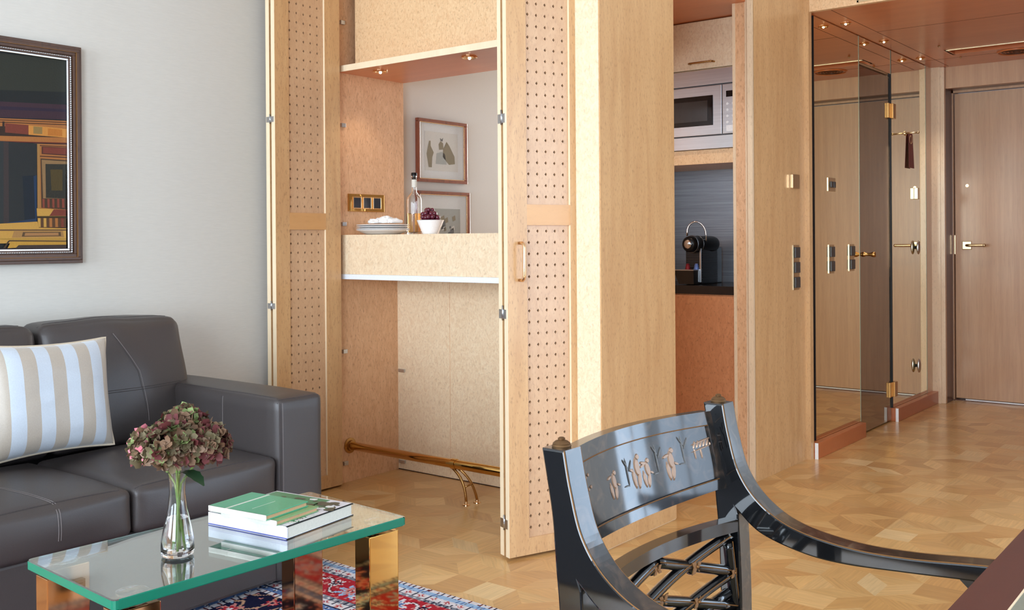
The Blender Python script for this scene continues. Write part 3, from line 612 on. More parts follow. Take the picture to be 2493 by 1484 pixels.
# the visible face looks to +X
rf_, P = leaf(bar, 'door_leaf', (-2.170, 2.728, 0), ANG, .309)
for z in (1.545, .860, .125):
    h = MB(); h.prism([P(-.004, .008, z-.016), P(.006, .008, z-.016), P(.006, .056, z-.016), P(-.004, .056, z-.016)], (0, 0, .032)); h.tube([P(-.004, .031, z-.022), P(-.004, .031, z+.030)], .003, 8); h.build('hinge', 'steel', rf_)
hz0, hz1 = .978, 1.108
h = MB(); h.tube([P(.047, -.0, hz1), P(.047, -.022, hz1), P(.048, -.03, hz1-.006), P(.048, -.032, hz1-.016), P(.048, -.032, hz0+.016), P(.048, -.03, hz0+.006), P(.047, -.022, hz0), P(.047, -.0, hz0)], .0055, 12)
h.build('handle', 'gold_edge', rf_)
o2 = Vector((-2.170, 2.728, 0))-n_*.038
rf2, _ = leaf(bar, 'door_leaf', tuple(o2), ANG, .309)
# socket strip
o = thing('socket_plate', 'polished brass plate with three dark sockets on the side panel above the bar counter', 'socket', (NX, 3.3, 1.256))
MB().box(NX, NX+.008, 3.186, 3.418, 1.257, 1.340, .003).build('plate', 'polished_gold', o)
for k in range(3):
    y = 3.238+k*.064; f = MB().box(NX+.007, NX+.012, y-.027, y+.027, 1.270, 1.327, .002).build('socket_frame', 'gold_edge', o)
    s_ = MB().box(NX+.011, NX+.0135, y-.022, y+.022, 1.275, 1.322, .002).build('socket', 'dark_blue_socket', f)
# foot rail
o = thing('foot_rail', 'brass foot rail running along the floor of the bar on a double bracket', 'foot rail', (-2.8, 3.2, 0))
MB().tube([(NX+.001, 3.19, .168), (NR-.005, 3.19, .168)], .0195, 20).build('tube', 'polished_gold', o)
MB().lathe([(0, 0), (.036, 0), (.036, .004), (.026, .007), (.024, .018), (.0195, .019)], (NX+.0005, 3.19, .168), 26, axis='x').build('flange', 'brass', o)
MB().lathe([(.0195, -.013), (.0225, -.012), (.0225, .012), (.0195, .013)], (-2.835, 3.19, .168), 24, axis='x').build('collar', 'polished_gold', o)
f1, f2 = onz(1139, 1229, 0), onz(1161, 1220, 0); f1, f2 = Vector((-2.775, 3.195, 0)), Vector((-2.765, 3.255, 0))
for f_, c0 in ((f1, (-2.845, 3.188, .150)), (f2, (-2.825, 3.20, .150))):
    pts = []
    for k in range(9):
        t = k/8; pts.append(((c0[0])*(1-t)**2+2*t*(1-t)*(f_.x+.002)+t*t*f_.x, c0[1]*(1-t)+f_.y*t, .150*(1-t)**2+2*t*(1-t)*.11+t*t*.012))
    g = MB().tube(pts, .006, 10).build('leg', 'brass', o)
    MB().lathe([(0, 0), (.017, 0), (.016, .004), (.007, .006), (.006, .016), (0, .017)], f_, 18).build('foot', 'gold_edge', g)
MB().tube([(-2.783, 3.193, .075), (-2.772, 3.235, .085)], .004, 8).build('stretcher', 'brass', o)

# ------------------------------------------------------------------ things on the bar counter
CZ = 1.1475
pc = (-3.342, 3.275)
for k in range(4):
    z = CZ+.0005+(0 if k == 0 else .020+.0085*(k-1)); R = .123
    prof = [(.0, .004), (.06, .004), (.072, .0), (.08, .002), (R, .020), (R+.001, .023), (R-.004, .024), (.082, .009), (.06, .0075), (0, .0075)] if k == 0 else [(.0, .012), (.07, .012), (.08, .012), (R, .020), (R+.001, .0225), (R-.004, .0235), (.082, .0150), (.06, .0145), (0, .0145)]
    single(MB().lathe(prof, (pc[0], pc[1], z-(0 if k == 0 else .014)), 48), 'plate', 'white_ceramic', (pc[0], pc[1], z), ['white dinner plate at the bottom of the stack on the bar counter', 'white plate second from the bottom of the stack on the bar counter', 'white plate second from the top of the stack on the bar counter', 'white plate at the top of the stack, under the folded napkins'][k], 'plate', 'white plates stacked on the bar counter')
def blobcloth(c, sx, sy, sz, seed):
    mb = MB(); mb.ball((0, 0, 0), 1, 28); rnd = random.Random(seed); o_ = Vector((rnd.random()*9, rnd.random()*9, rnd.random()*9))
    for v in mb.b.verts:
        d = noise.noise(v.co*1.7+o_)*.45+noise.noise(v.co*4+o_)*.18; p = v.co*(1+d)
        v.co = Vector((p.x*sx, p.y*sy, max(p.z, -.45)*sz))+Vector(c)
    return mb
tz = CZ+.0535
tagz = [((-3.384, 3.275), .036, .045, .016, 3, 'rolled white napkin at the left on top of the plates'), ((-3.314, 3.275), .030, .045, .024, 5, 'crumpled white napkin in the middle on top of the plates'), ((-3.260, 3.27), .020, .04, .016, 8, 'small white napkin end at the right on top of the plates')]
for (c, sx, sy, sz, sd, lb) in tagz: single(blobcloth((c[0], c[1], tz+sz*.45-.0005), sx, sy, sz, sd), 'napkin', 'white_cloth', (c[0], c[1], tz), lb, 'napkin', 'white napkins on the plates', smooth=True)
bc = (-3.02, 3.25)
single(MB().lathe([(.0, .0), (.034, 0), (.036, .003), (.060, .060), (.0605, .0615), (.058, .0615), (.034, .006), (0, .006)], (*bc, CZ), 44), 'bowl', 'white_ceramic', (*bc, CZ), 'tapered white bowl of grapes on the bar counter', 'bowl')
gr = MB().ball((0, 0, 0), .0105, 14).ball((0, 0, .0103), .0012, 6); g0 = gr.build('grape', 'grape', None, off=Vector((0, 0, 0)))
rnd = random.Random(5); spots = []
lay = [(.038, .056, 11), (.018, .058, 5), (.0, .056, 1), (.036, .073, 10), (.017, .075, 5), (.0, .077, 1), (.028, .090, 7), (.008, .092, 2), (.014, .106, 4)]
for r, z, n in lay:
    for k in range(n):
        a = 2*PI*k/n+rnd.random()*.5; spots.append((bc[0]+(r+rnd.uniform(-.002, .002))*math.cos(a)-(.006 if z > .08 else 0), bc[1]+r*math.sin(a), CZ+z+rnd.uniform(-.003, .003)))
for i, p in enumerate(spots):
    g_ = g0 if i == 0 else g0.copy()
    if i: C.objects.link(g_)
    g_.location = p; s_ = rnd.uniform(.9, 1.1); g_.scale = (s_, s_, s_); tag(g_, 'round dark red grape heaped in the white bowl on the bar counter', 'grape', 'grapes in the white bowl')
# bottle
bt = (-3.285, 3.425)
o = thing('bottle', 'tall clear glass spirit bottle with black stopper standing behind the plates', 'bottle', (*bt, CZ))
MB().lathe([(0, 0), (.034, 0), (.037, .004), (.037, .160), (.034, .175), (.022, .190), (.013, .200), (.0115, .215), (.0115, .268), (.0135, .270), (.0135, .276), (.0095, .276), (.0090, .215), (.011, .199), (.020, .187), (.031, .174), (.0335, .16), (.0335, .012), (0, .010)], (*bt, CZ), 40).build('glass', 'bottle_glass', o)
MB().lathe([(0, .0125), (.0325, .0125), (.0325, .100), (0, .100)], (*bt, CZ), 32).build('spirit', 'liquor', o)
MB().lathe([(.0, .262), (.0085, .262), (.0085, .276), (.014, .277), (.014, .290), (.012, .292), (0, .292)], (*bt, CZ), 24).build('stopper', 'black_plastic', o)
MB().lathe([(.0118, .222), (.0121, .223), (.0121, .258), (.0118, .259)], (*bt, CZ), 30).build('neck_label', 'paper_white', o)

# ------------------------------------------------------------------ framed prints in the bedroom
def framed(y0, y1, z0, z1, label, kind):
    X = WX+.004; fw = .017
    o = thing('framed_print', label, 'picture', (X, (y0+y1)/2, z0))
    f = MB()
    for (a, b, c, d) in ((y0, y1, z0, z0+fw), (y0, y1, z1-fw, z1), (y0, y0+fw, z0+fw, z1-fw), (y1-fw, y1, z0+fw, z1-fw)): f.box(X, X+.022, a, b, c, d, .004)
    f.build('frame', 'picture_frame_wood', o)
    f = MB()
    for (a, b, c, d) in ((y0+fw, y1-fw, z0+fw, z0+fw+.003), (y0+fw, y1-fw, z1-fw-.003, z1-fw), (y0+fw, y0+fw+.003, z0+fw, z1-fw), (y1-fw-.003, y1-fw, z0+fw, z1-fw)): f.box(X+.01, X+.016, a, b, c, d)
    f.build('gilt_slip', 'gold_edge', o)
    box(X+.001, X+.006, y0+fw, y1-fw, z0+fw, z1-fw).build('mat_board', 'mat_board', o)
    w, h = y1-y0, z1-z0; cy, cz = (y0+y1)/2, (z0+z1)/2
    pr = MB(); E_ = .0075+X
    if kind == 0:
        pr.box(E_-.001, E_-.0004, cy-w*.33, cy+w*.33, cz-h*.31, cz+h*.31, mi=1)
        def shape(pts, mi): pr.prism([(E_, cy+w*a, cz+h*b) for a, b in pts], (.0004, 0, 0), mi)
        shape([(-.26, -.26), (-.30, -.05), (-.27, .08), (-.25, .16), (-.22, .16), (-.22, .08), (-.16, -.02), (-.19, -.1), (-.2, -.26)], 0)
        shape([(.02, -.08), (.03, .04), (.10, .17), (.16, .1), (.26, -.06), (.27, -.18), (.15, -.2)], 0)
        shape([(-.12, -.2), (-.1, -.03), (0, 0), (.06, -.03), (.1, -.2)], 2)
        shape([(-.05, .03), (-.06, .12), (-.02, .17), (.03, .14), (.04, .04)], 0); shape([(-.02, .17), (-.03, .22), (.0, .2), (.03, .23), (.02, .17)], 3)
    else:
        pr.box(E_-.001, E_-.0004, cy-w*.33, cy+w*.33, z0+.06, z1-.09, mi=2)
        rnd = random.Random(3)
        for k in range(16):
            a, b = cy+rnd.uniform(-.28, .26)*w, z0+.07+rnd.random()*.12; s_ = rnd.uniform(.01, .03)
            pr.prism([(E_, a, b), (E_, a+s_, b+s_*.3), (E_, a+s_*.8, b+s_*1.4), (E_, a-s_*.2, b+s_)], (.0004, 0, 0), rnd.choice([0, 1, 3]))
    pr.build('drawing', ['print_olive', 'print_pale', 'print_grey', 'steel_dark'], o)
    box(X+.012, X+.0135, y0+fw, y1-fw, z0+fw, z1-fw).build('glass', 'picture_glass', o)
framed(3.706, 4.091, 1.42, 1.746, 'upper framed drawing in a reddish wooden frame, hung in the room behind the bar', 0)
framed(3.706, 4.110, 1.03, 1.375, 'lower framed drawing partly hidden by the grapes and the bar counter', 1)

# ------------------------------------------------------------------ painting on the sofa wall
def painting():
    X = WX; y1, z0, z1 = 1.917, 1.046, 1.838; y0 = .86
    o = thing('painting', 'large dark framed oil painting of shadowed doorways, above the sofa', 'painting', (X, (y0+y1)/2, z0))
    # stepped frame
    def ring(mb, a, b, xa, xb, mi=0):        # from inset a to inset b
        for (p, q, r, s) in ((y0+a, y1-a, z0+a, z0+b), (y0+a, y1-a, z1-b, z1-a), (y0+a, y0+b, z0+b, z1-b), (y1-b, y1-a, z0+b, z1-b)): mb.box(X+xa, X+xb, p, q, r, s, .0015, mi)
    f = MB(); ring(f, 0, .012, .001, .026); ring(f, .012, .022, .001, .034); ring(f, .022, .034, .001, .028); ring(f, .034, .046, .001, .022)
    f.build('frame', 'dark_frame', o)
    g = MB(); ring(g, .0215, .0235, .028, .0352); g.build('gilt_line', 'gilt', o)
    g = MB()
    n = 120                              # rope moulding
    for side in range(4):
        for k in range(n if side < 2 else 90):
            L0, L1 = (y0+.038, y1-.038) if side < 2 else (z0+.038, z1-.038); t = L0+(L1-L0)*(k+.5)/(n if side < 2 else 90)
            if side == 0: c = (X+.023, t, z0+.040)
            elif side == 1: c = (X+.023, t, z1-.040)
            elif side == 2: c = (X+.023, y0+.040, t)
            else: c = (X+.023, y1-.040, t)
            g.ball(c, .0036, 8, (1, 1.35 if side < 2 else .8, .8 if side < 2 else 1.35))
    g.build('rope_moulding', 'steel', o)
    g = MB(); ring(g, .046, .053, .001, .0185); g.build('silver_slip', 'chrome', o)
    bm = bmesh.new(); col = bm.loops.layers.float_color.new('tone'); lay = [0]
    def P(px, py): return onx(px/3.71, 240+py/3.71, X+.006)
    def Q(c, *pts, raw=False):
        lay[0] += 1
        vs = []
        for p in pts:
            q = Vector((0, p[0], p[1])) if raw else P(*p); q.y = min(max(q.y, y0+.05), y1-.05); q.z = min(max(q.z, z0+.05), z1-.05)
            vs.append(bm.verts.new((X+.006+lay[0]*.00012, q.y, q.z)))
        f = bm.faces.new(vs)
        for i, lp in enumerate(f.loops): lp[col] = (*s2l([v*.86 for v in c]), 1)
        if f.normal.x < 0: f.normal_flip()
    DK, GR, OR, RD, YL, BL = (38, 40, 40), (62, 60, 52), (176, 112, 60), (126, 62, 48), (206, 156, 74), (40, 58, 84)
    Q(DK, (y0, z0), (y1, z0), (y1, z1), (y0, z1), raw=True)
    Q((52, 54, 46), (-1900, -600), (590, -420), (590, -60), (-1900, -140))
    Q((66, 46, 54), (-1900, -70), (590, 55), (590, 190), (-1900, 100))
    Q((50, 40, 56), (-1900, -20), (590, 95), (590, 120), (-1900, 30))
    Q(OR, (-1900, 100), (590, 200), (590, 405), (-1900, 340)); 
    for a, b in ((150, 212), (172, 232)): Q((70, 44, 34), (-1900, a-40), (590, b), (590, b+7), (-1900, a-33))
    Q((60, 44, 36), (-1900, 180), (590, 270), (590, 352), (-1900, 280)); Q((60, 44, 36), (20, 205), (40, 206), (40, 325), (20, 325))
    Q(RD, (45, 222), (262, 240), (262, 325), (45, 305)); Q((212, 142, 66), (256, 240), (590, 272), (590, 352), (256, 326))
    Q((150, 120, 70), (300, 250), (380, 257), (380, 320), (300, 315)); Q((196, 120, 50), (430, 268), (560, 280), (560, 340), (430, 332))
    Q((110, 50, 40), (-1900, 330), (590, 398), (590, 406), (-1900, 340))
    Q((150, 100, 66), (-1900, 352), (590, 412), (590, 424), (-1900, 366))
    Q((52, 56, 56), (-1900, 372), (30, 384), (30, 1150), (-1900, 1200))                       # far left doorway
    Q((66, 56, 54), (30, 384), (75, 388), (78, 1120), (30, 1150))
    Q((46, 48, 48), (75, 388), (332, 408), (330, 1110), (78, 1120))
    Q((34, 40, 48), (200, 700), (330, 690), (330, 1090), (220, 1100)); Q(BL, (300, 700), (330, 690), (330, 1100), (316, 1080)); Q(BL, (0, 1130), (330, 1080), (330, 1112), (0, 1180))
    Q((170, 124, 70), (332, 408), (356, 410), (362, 990), (335, 990))
    Q(OR, (356, 410), (590, 425), (590, 1010), (362, 990)); Q((84, 52, 40), (356, 420), (590, 432), (590, 440), (356, 428))
    Q((88, 50, 40), (372, 432), (590, 444), (590, 515), (372, 500)); Q(RD, (385, 440), (590, 450), (590, 505), (385, 492))
    Q((84, 52, 40), (356, 515), (590, 526), (590, 536), (356, 524)); Q((80, 60, 44), (362, 540), (590, 555), (590, 1000), (370, 985))
    Q((150, 116, 78), (372, 552), (590, 566), (590, 900), (385, 900)); Q((54, 52, 44), (406, 590), (590, 592), (590, 900), (410, 896)); Q((84, 70, 40), (450, 640), (560, 640), (560, 830), (460, 830))
    for k in range(5): Q((140, 70, 54), (378+44*k, 905), (398+44*k, 906), (400+44*k, 985), (380+44*k, 984))
    Q(YL, (326, 990), (590, 1005), (590, 1060), (330, 1060)); Q(RD, (480, 1000), (590, 1003), (590, 1058), (440, 1058)); Q((90, 70, 40), (326, 1062), (590, 1066), (590, 1074), (326, 1070))
    Q((96, 66, 44), (330, 1075), (590, 1078), (590, 1165), (335, 1165))
    for k, c in enumerate((YL, YL, OR, OR, RD)): Q(c, (335+52*k, 1078), (360+52*k, 1079), (362+52*k, 1160), (337+52*k, 1160))
    Q(YL, (-1900, 1230), (330, 1110), (345, 1165), (590, 1170), (590, 1300), (-1900, 1330))
    Q((110, 80, 56), (-1900, 1182), (590, 1180), (590, 1192), (-1900, 1196)); Q((176, 130, 76), (120, 1195), (560, 1195), (570, 1250), (100, 1255)); Q((96, 74, 50), (200, 1205), (540, 1203), (545, 1240), (190, 1245)); Q((176, 126, 80), (220, 1212), (520, 1210), (522, 1234), (214, 1238))
    Q((180, 138, 60), (-1900, 1262), (590, 1262), (590, 1272), (-1900, 1272)); Q((70, 54, 40), (75, 1278), (590, 1282), (590, 1290), (65, 1288)); Q((70, 54, 40), (65, 1285), (80, 1285), (40, 1350), (20, 1350))
    Q((200, 150, 60), (90, 1292), (590, 1294), (590, 1318), (60, 1350)); Q((70, 56, 48), (160, 1322), (590, 1318), (590, 1350), (130, 1352)); Q((46, 40, 46), (-1900, 1350), (590, 1350), (590, 1420), (-1900, 1420))
    me = bpy.data.meshes.new('canvas'); bm.to_mesh(me); bm.free(); me.materials.append(MATS['oil_paint']); c = bpy.data.objects.new('canvas', me); C.objects.link(c); c.parent = o; c.location = -o.location
    box(X+.001, X+.0055, y0+.04, y1-.04, z0+.04, z1-.04).build('backing', 'dark_gap', o)
painting()

# ------------------------------------------------------------------ sofa
def rbox(c, s, r, n=18, bulge=None, wob=0, seed=0, taper=None):
    """soft box: c centre, s size, r corner radius; bulge = {axis: amount} pushes the faces out"""
    mb = MB(); bm = mb.b; bmesh.ops.create_cube(bm, size=2); bmesh.ops.subdivide_edges(bm, edges=bm.edges[:], cuts=n, use_grid_fill=True)
    h = Vector(s)/2; off = Vector((seed*1.3, seed*2.1, 0))
    for v in bm.verts:
        q = v.co.copy(); u = q.copy()
        # concentrate vertices at the edges
        for i in range(3): q[i] = math.copysign(1-(1-abs(q[i]))**1.35, q[i])
        p = Vector((q.x*h.x, q.y*h.y, q.z*h.z)); inner = Vector((max(-h.x+r, min(h.x-r, p.x)), max(-h.y+r, min(h.y-r, p.y)), max(-h.z+r, min(h.z-r, p.z))))
        d = p-inner
        if d.length > 1e-9: p = inner+d.normalized()*min(r, r)
        if bulge:
            for a, am in bulge.items():
                ax = 'xyz'.index(a[-1]); sg = -1 if a[0] == '-' else 1
                if sg*q[ax] > .0:
                    o1, o2 = [i for i in range(3) if i != ax]
                    p[ax] += sg*am*(1-q[o1]**2)*(1-q[o2]**2)*max(0, sg*q[ax])
        if wob: 
            w = noise.noise(p*7+off)*wob; p += p.normalized()*w
        if taper: p = taper(p, q)
        v.co = p+Vector(c)
    for f in bm.faces: f.smooth = True
    return mb
def bvh(o): 
    me = o.data; mw = Matrix.Translation(o.location+(o.parent.location if o.parent else Vector((0, 0, 0))))
    return BVHTree.FromPolygons([mw @ v.co for v in me.vertices], [list(p.vertices) for p in me.polygons])
def seamline(parent, tree, pts, d, r, m, name='stitching', steps=24, lift=.0005):
    out = []
    for a, b in zip(pts, pts[1:]):
        for k in range(steps):
            p = Vector(a).lerp(Vector(b), k/steps); h = tree.ray_cast(p, Vector(d))
            if h[0]: out.append(h[0]-Vector(d)*lift)
    if len(out) > 2: return MB().tube(out, r, 6).build(name, m, parent)
SX = -2.57; SY0, SYm, SY1, SYE = 1.035, 1.541, 2.045, 2.235; SYL = .84
sofa = thing('sofa', 'grey-brown leather two-seat sofa with broad arms, standing against the wallpapered wall', 'sofa', (-3.05, (SYL+SYE)/2, 0))
base = MB(); base.box(-3.50, SX-.015, SY0-.01, SY1+.01, .03, .302, .01); base.build('base', 'leather', sofa)
for (x, y) in ((-2.64, SYL+.08), (-2.64, SYE-.08), (-3.45, SYL+.08), (-3.45, SYE-.08)): MB().lathe([(.018, .0085), (.022, .05)], (x, y, 0), 14).build('foot', 'black_plastic', sofa)
for (a, b) in ((SY1, SYE), (SYL, SY0)):
    arm = rbox(((SX-3.50)/2, (a+b)/2, .32), (SX+3.50, b-a, .59), .022, 16, {'z': .012, 'x': .004, 'y': .004}, .002, a).build('arm', 'leather', sofa)
    t = bvh(arm)
    seamline(arm, t, [(SX-.01, a+.006, 1), (SX-.01, b-.006, 1)], (0, 0, -1), .0012, 'stitch')
    seamline(arm, t, [(SX-.02, a+.016, 1), (-3.35, a+.016, 1)], (0, 0, -1), .0011, 'stitch')
    seamline(arm, t, [(-2, a+.013, .60), (-2, a+.013, .10)], (-1, 0, 0), .0012, 'stitch'); seamline(arm, t, [(-2, a+.020, .60), (-2, a+.020, .10)], (-1, 0, 0), .0009, 'stitch_pale')
    if a > 2: seamline(arm, t, [(-2.86, 1.5, .60), (-2.86, 1.5, .46)], (0, 1, 0), .0009, 'stitch_pale'); seamline(arm, t, [(-2.868, 1.5, .60), (-2.868, 1.5, .46)], (0, 1, 0), .0009, 'stitch')
MB().box(-3.52, -3.36, SYL+.01, SYE-.01, .03, .62, .02).build('back_frame', 'leather', sofa)
for i, (a, b) in enumerate(((SYm+.002, SY1-.002), (SY0, SYm-.002))):
    w = b-a
    sc = rbox((-2.86, (a+b)/2, .365), (.585, w, .135), .024, 22, {'z': .030, 'x': .014}, .004, i*3).build('seat_cushion', 'leather', sofa)
    t = bvh(sc)
    seamline(sc, t, [(SX-.016, a+.012, 1), (SX-.016, b-.012, 1)], (0, 0, -1), .0016, 'stitch')
    if i == 1:
        for dx in (0, .007): seamline(sc, t, [(-2, (a+b)/2+.03+dx, .34), (-2, (a+b)/2+.03+dx, .425)], (-1, 0, 0), .0009, 'stitch_pale'); seamline(sc, t, [(SX-.01, (a+b)/2+.03+dx, 1), (-2.76, (a+b)/2-.02+dx, 1), (-2.9, (a+b)/2-.10+dx, 1)], (0, 0, -1), .0009, 'stitch_pale')
for i, (a, b) in enumerate(((1.60, 2.135), (1.05, 1.60))):
    w = b-a
    def tp(p, q): # lean back, narrow slightly at the top
        p.x -= (q.z+1)*.045; p.y *= (1-.03*max(0, q.z)); p.z += .010*(1-q.y**2)*max(0, q.z); return p
    bc_ = rbox((-3.215, (a+b)/2, .64), (.165, w, .415), .035, 24, {'x': .055, '-x': .0}, .007, 5+i*4, tp).build('back_cushion', 'leather', sofa)
    t = bvh(bc_)
    ys = (a+b)/2
    for d in (0, .007):
        seamline(bc_, t, [(-2.5, ys-.035+d, .81), (-2.5, ys+.03+d, .68), (-2.5, ys+.055+d, .50)], (-1, 0, 0), .0010, 'stitch_pale' if d else 'stitch')
        seamline(bc_, t, [(-2.5, a+.05, .618+d), (-2.5, b-.04, .618+d)], (-1, 0, 0), .0010, 'stitch')
    seamline(bc_, t, [(-3.275, a+.02, 1.2), (-3.275, b-.02, 1.2)], (0, 0, -1), .0014, 'stitch')
    seamline(bc_, t, [(-2.5, a+.03, .50), (-2.5, a+.03, .80)], (-1, 0, 0), .0012, 'stitch')

# striped cushion, leaning on the back rest
def cushion():
    # corners on the photo: lower right, lower left (outside), upper right
    hy = .20; hz = .172; T = .062
    cen = Vector((-3.02, 1.535, .645)); lean = math.radians(9)
    o = thing('cushion', 'square satin cushion with white and beige stripes leaning in the sofa', 'cushion', (cen.x, cen.y, cen.z-hz))
    N = 45; mb = MB(); bm = mb.b
    def S(u, v, s):  # -1..1
        pin = 1-.07*(1-abs(v)**2)*abs(u)**3; pin2 = 1-.07*(1-abs(u)**2)*abs(v)**3
        y, z = u*hy*pin, v*hz*pin2; t = T*((1-u**4)*(1-v**4))**.55
        t += .003*noise.noise(Vector((u*3, v*5, s)))*(1-u*u)*(1-v*v) + .0025*math.sin(u*22+v*3)*(max(0, abs(v)-.72))*3*(1-abs(v))
        p = Vector((s*t, y, z)); p = Matrix.Rotation(math.radians(-1.0), 3, 'X') @ p; p = Matrix.Rotation(-lean, 3, 'Y') @ p; p = Matrix.Rotation(math.radians(3), 3, 'Z') @ p
        return cen+p
    for s in (1, -1):
        g = [[bm.verts.new(S(-1+2*i/N, -1+2*j/N, s)) for j in range(N+1)] for i in range(N+1)]
        for i in range(N):
            for j in range(N):
                f = bm.faces.new((g[i][j], g[i+1][j], g[i+1][j+1], g[i][j+1])); f.smooth = True
                k = (i+.5)/N*9; f.material_index = 0 if int(k) % 2 == 1 else 1
    bmesh.ops.remove_doubles(bm, verts=bm.verts[:], dist=.0002)
    mb.build('cover', ['satin_white', 'satin_beige'], o)
    ed = []
    for u, v in [(-1+2*k/30, -1) for k in range(30)]+[(1, -1+2*k/30) for k in range(30)]+[(1-2*k/30, 1) for k in range(30)]+[(-1, 1-2*k/30) for k in range(30)]: ed.append(S(u, v, 0))
    MB().tube(ed, .0042, 8, closed=True).build('piping', 'piping', o)
cushion()

# ------------------------------------------------------------------ rug
def rug():
    x0, x1, y0, y1 = -2.95, -.95, .35, 2.342; d = .0062; nx, ny = int((x1-x0)/d), int((y1-y0)/d)
    bm = bmesh.new(); col = bm.loops.layers.float_color.new('tone'); rnd = random.Random(2)
    NV, RE, WH, PK, BL, TA, GY, DR, LB = [s2l(c) for c in ((24, 24, 52), (176, 40, 52), (222, 214, 216), (206, 132, 126), (96, 122, 170), (188, 146, 116), (128, 130, 140), (96, 30, 38), (156, 184, 214))]
    def flower(u, v, R, c1, c2, c3, bgc, pet=8):
        r = math.hypot(u, v)/R; a = math.atan2(v, u); e = .72+.28*math.cos(a*pet)
        if r < .22: return c3
        if r < .55*e+.1: return c2
        if r < e: return c1
        return bgc
    fl_ = [(rnd.uniform(x0+.3, x1-.3), rnd.uniform(y0+.3, y1-.36), rnd.uniform(.022, .055), rnd.choice([(PK, RE, WH), (WH, BL, RE), (TA, PK, DR), (LB, WH, RE), (RE, PK, NV)]), rnd.choice([5, 6, 8])) for _ in range(420)]
    grid = {}
    for f in fl_: grid.setdefault((int(f[0]/.08), int(f[1]/.08)), []).append(f)
    def colr(x, y):
        e = min(y1-y, y-y0, x-x0, x1-x); s = x if min(y1-y, y-y0) <= min(x-x0, x1-x) else y
        s += .004*noise.noise(Vector((x*40, y*40, 0)))
        if e < .004: return DR
        if e < .020:
            k = (s/.042) % 1; return DR if k < .16 else (NV if abs(k-.5) < .05 else WH)
        if e < .0225: return NV
        if e < .043:
            k = (s/.06) % 1; return flower((k-.5)*.06, e-.033, .011, LB, GY, DR, LB if (s/.02) % 1 < .8 else BL, 4)
        if e < .046: return NV
        if e < .074:
            k = (s/.055) % 1; c = flower((k-.5)*.055, e-.060, .0135, PK, RE, WH, WH, 4); return NV if c is WH and k < .08 else c
        if e < .077: return DR
        if e < .097:
            k = (s/.03) % 1; return flower((k-.5)*.03, e-.087, .010, GY, WH, NV, GY if k > .1 else NV, 5)
        if e < .236:
            k = (s/.19); kk = k % 1; m = int(k//1) % 2; c = flower((kk-.5)*.19, e-.166, .055, LB if m else WH, PK if m else BL, RE if m else NV, RE, 8)
            if c is RE:
                c = flower(((kk+.5) % 1-.5)*.19, e-.142, .030, WH, NV, PK, RE, 6)
            if c is RE:
                c = flower(((kk+.75) % 1-.5)*.19, e-.200, .026, BL, WH, RE, RE, 5)
            if c is RE:
                w = e-.166-.042*math.sin(k*2*PI)
                if abs(w) < .004: c = WH
                elif abs(w) < .009: c = DR
                elif noise.noise(Vector((x*55, y*55, 4))) > .32: c = PK
            return c
        if e < .239: return NV
        if e < .262:
            k = (s/.03) % 1; return flower((k-.5)*.03, e-.250, .011, GY, WH, NV, GY if k > .1 else NV, 5)
        if e < .296:
            k = (s/.06) % 1; c = flower((k-.5)*.06, e-.279, .015, PK, RE, WH, WH, 4); return NV if c is WH and k < .08 else c
        if e < .299: return NV
        if e < .322: k = (s/.05) % 1; return flower((k-.5)*.05, e-.311, .010, WH, NV, BL, BL, 4)
        if e < .325: return NV
        if e < .345:
            k = (s/.05) % 1; return DR if k < .16 else (NV if abs(k-.5) < .05 else WH)
        c = None
        for i in (-1, 0, 1):
            for j in (-1, 0, 1):
                for f in grid.get((int(x/.08)+i, int(y/.08)+j), ()):
                    q = flower(x-f[0], y-f[1], f[2], *f[3], None, f[4])
                    if q: return q
        w = noise.noise(Vector((x*9, y*9, 1)))
        if abs(w) < .035: return TA
        if noise.noise(Vector((x*48, y*48, 2))) > .42: return PK
        return NV
    V = {}
    for i in range(nx+1):
        for j in range(ny+1): V[i, j] = bm.verts.new((x0+i*d, y0+j*d, .0075+.0004*math.sin(i*1.7+j)))
    for i in range(nx):
        for j in range(ny):
            x, y = x0+(i+.5)*d, y0+(j+.5)*d; f = bm.faces.new((V[i, j], V[i+1, j], V[i+1, j+1], V[i, j+1])); c = colr(x, y); k = rnd.uniform(.9, 1.08)
            for lp in f.loops: lp[col] = (c[0]*k, c[1]*k, c[2]*k, 1)
    me = bpy.data.meshes.new('pile'); bm.to_mesh(me); bm.free(); me.materials.append(MATS['rug_pile'])
    o = thing('rug', 'red and navy patterned oriental rug lying under the glass table', 'rug', ((x0+x1)/2, (y0+y1)/2, 0))
    p = bpy.data.objects.new('pile', me); C.objects.link(p); p.parent = o; p.location = -o.location
    box(x0+.001, x1-.001, y0+.001, y1-.001, .0, .0068).build('backing', 'dark_gap', o)
rug()

# ------------------------------------------------------------------ coffee table
TC = Vector((-1.875, 1.3555, 0)); TR = -math.radians(2.9)
ct_ = thing('coffee_table', 'low coffee table with thick green-edged glass top on four polished brass block legs', 'coffee table', TC, TR)
hx, hy = .185, .364
gb = MB(); c_ = .010
pl = []
for (sx, sy) in ((1, 1), (-1, 1), (-1, -1), (1, -1)):
    a = math.atan2(sy, sx)
    for k in range(4):
        t = a-PI/4+PI/2*k/3; pl.append((sx*(hx-c_)+c_*math.cos(t), sy*(hy-c_)+c_*math.sin(t)))
rings = [[(x*k, y*k, z) for x, y in pl] for k, z in ((.994, .4446), (1, .4466), (1, .4630), (.994, .465))]
gb.loft(rings); g_o = gb.build('glass_top', 'table_glass', ct_, off=LOC)
g_o.data.materials.append(MATS['table_glass_edge'])
for f in g_o.data.polygons: f.use_smooth = False; f.material_index = 1 if abs(f.normal.z) < .5 else 0
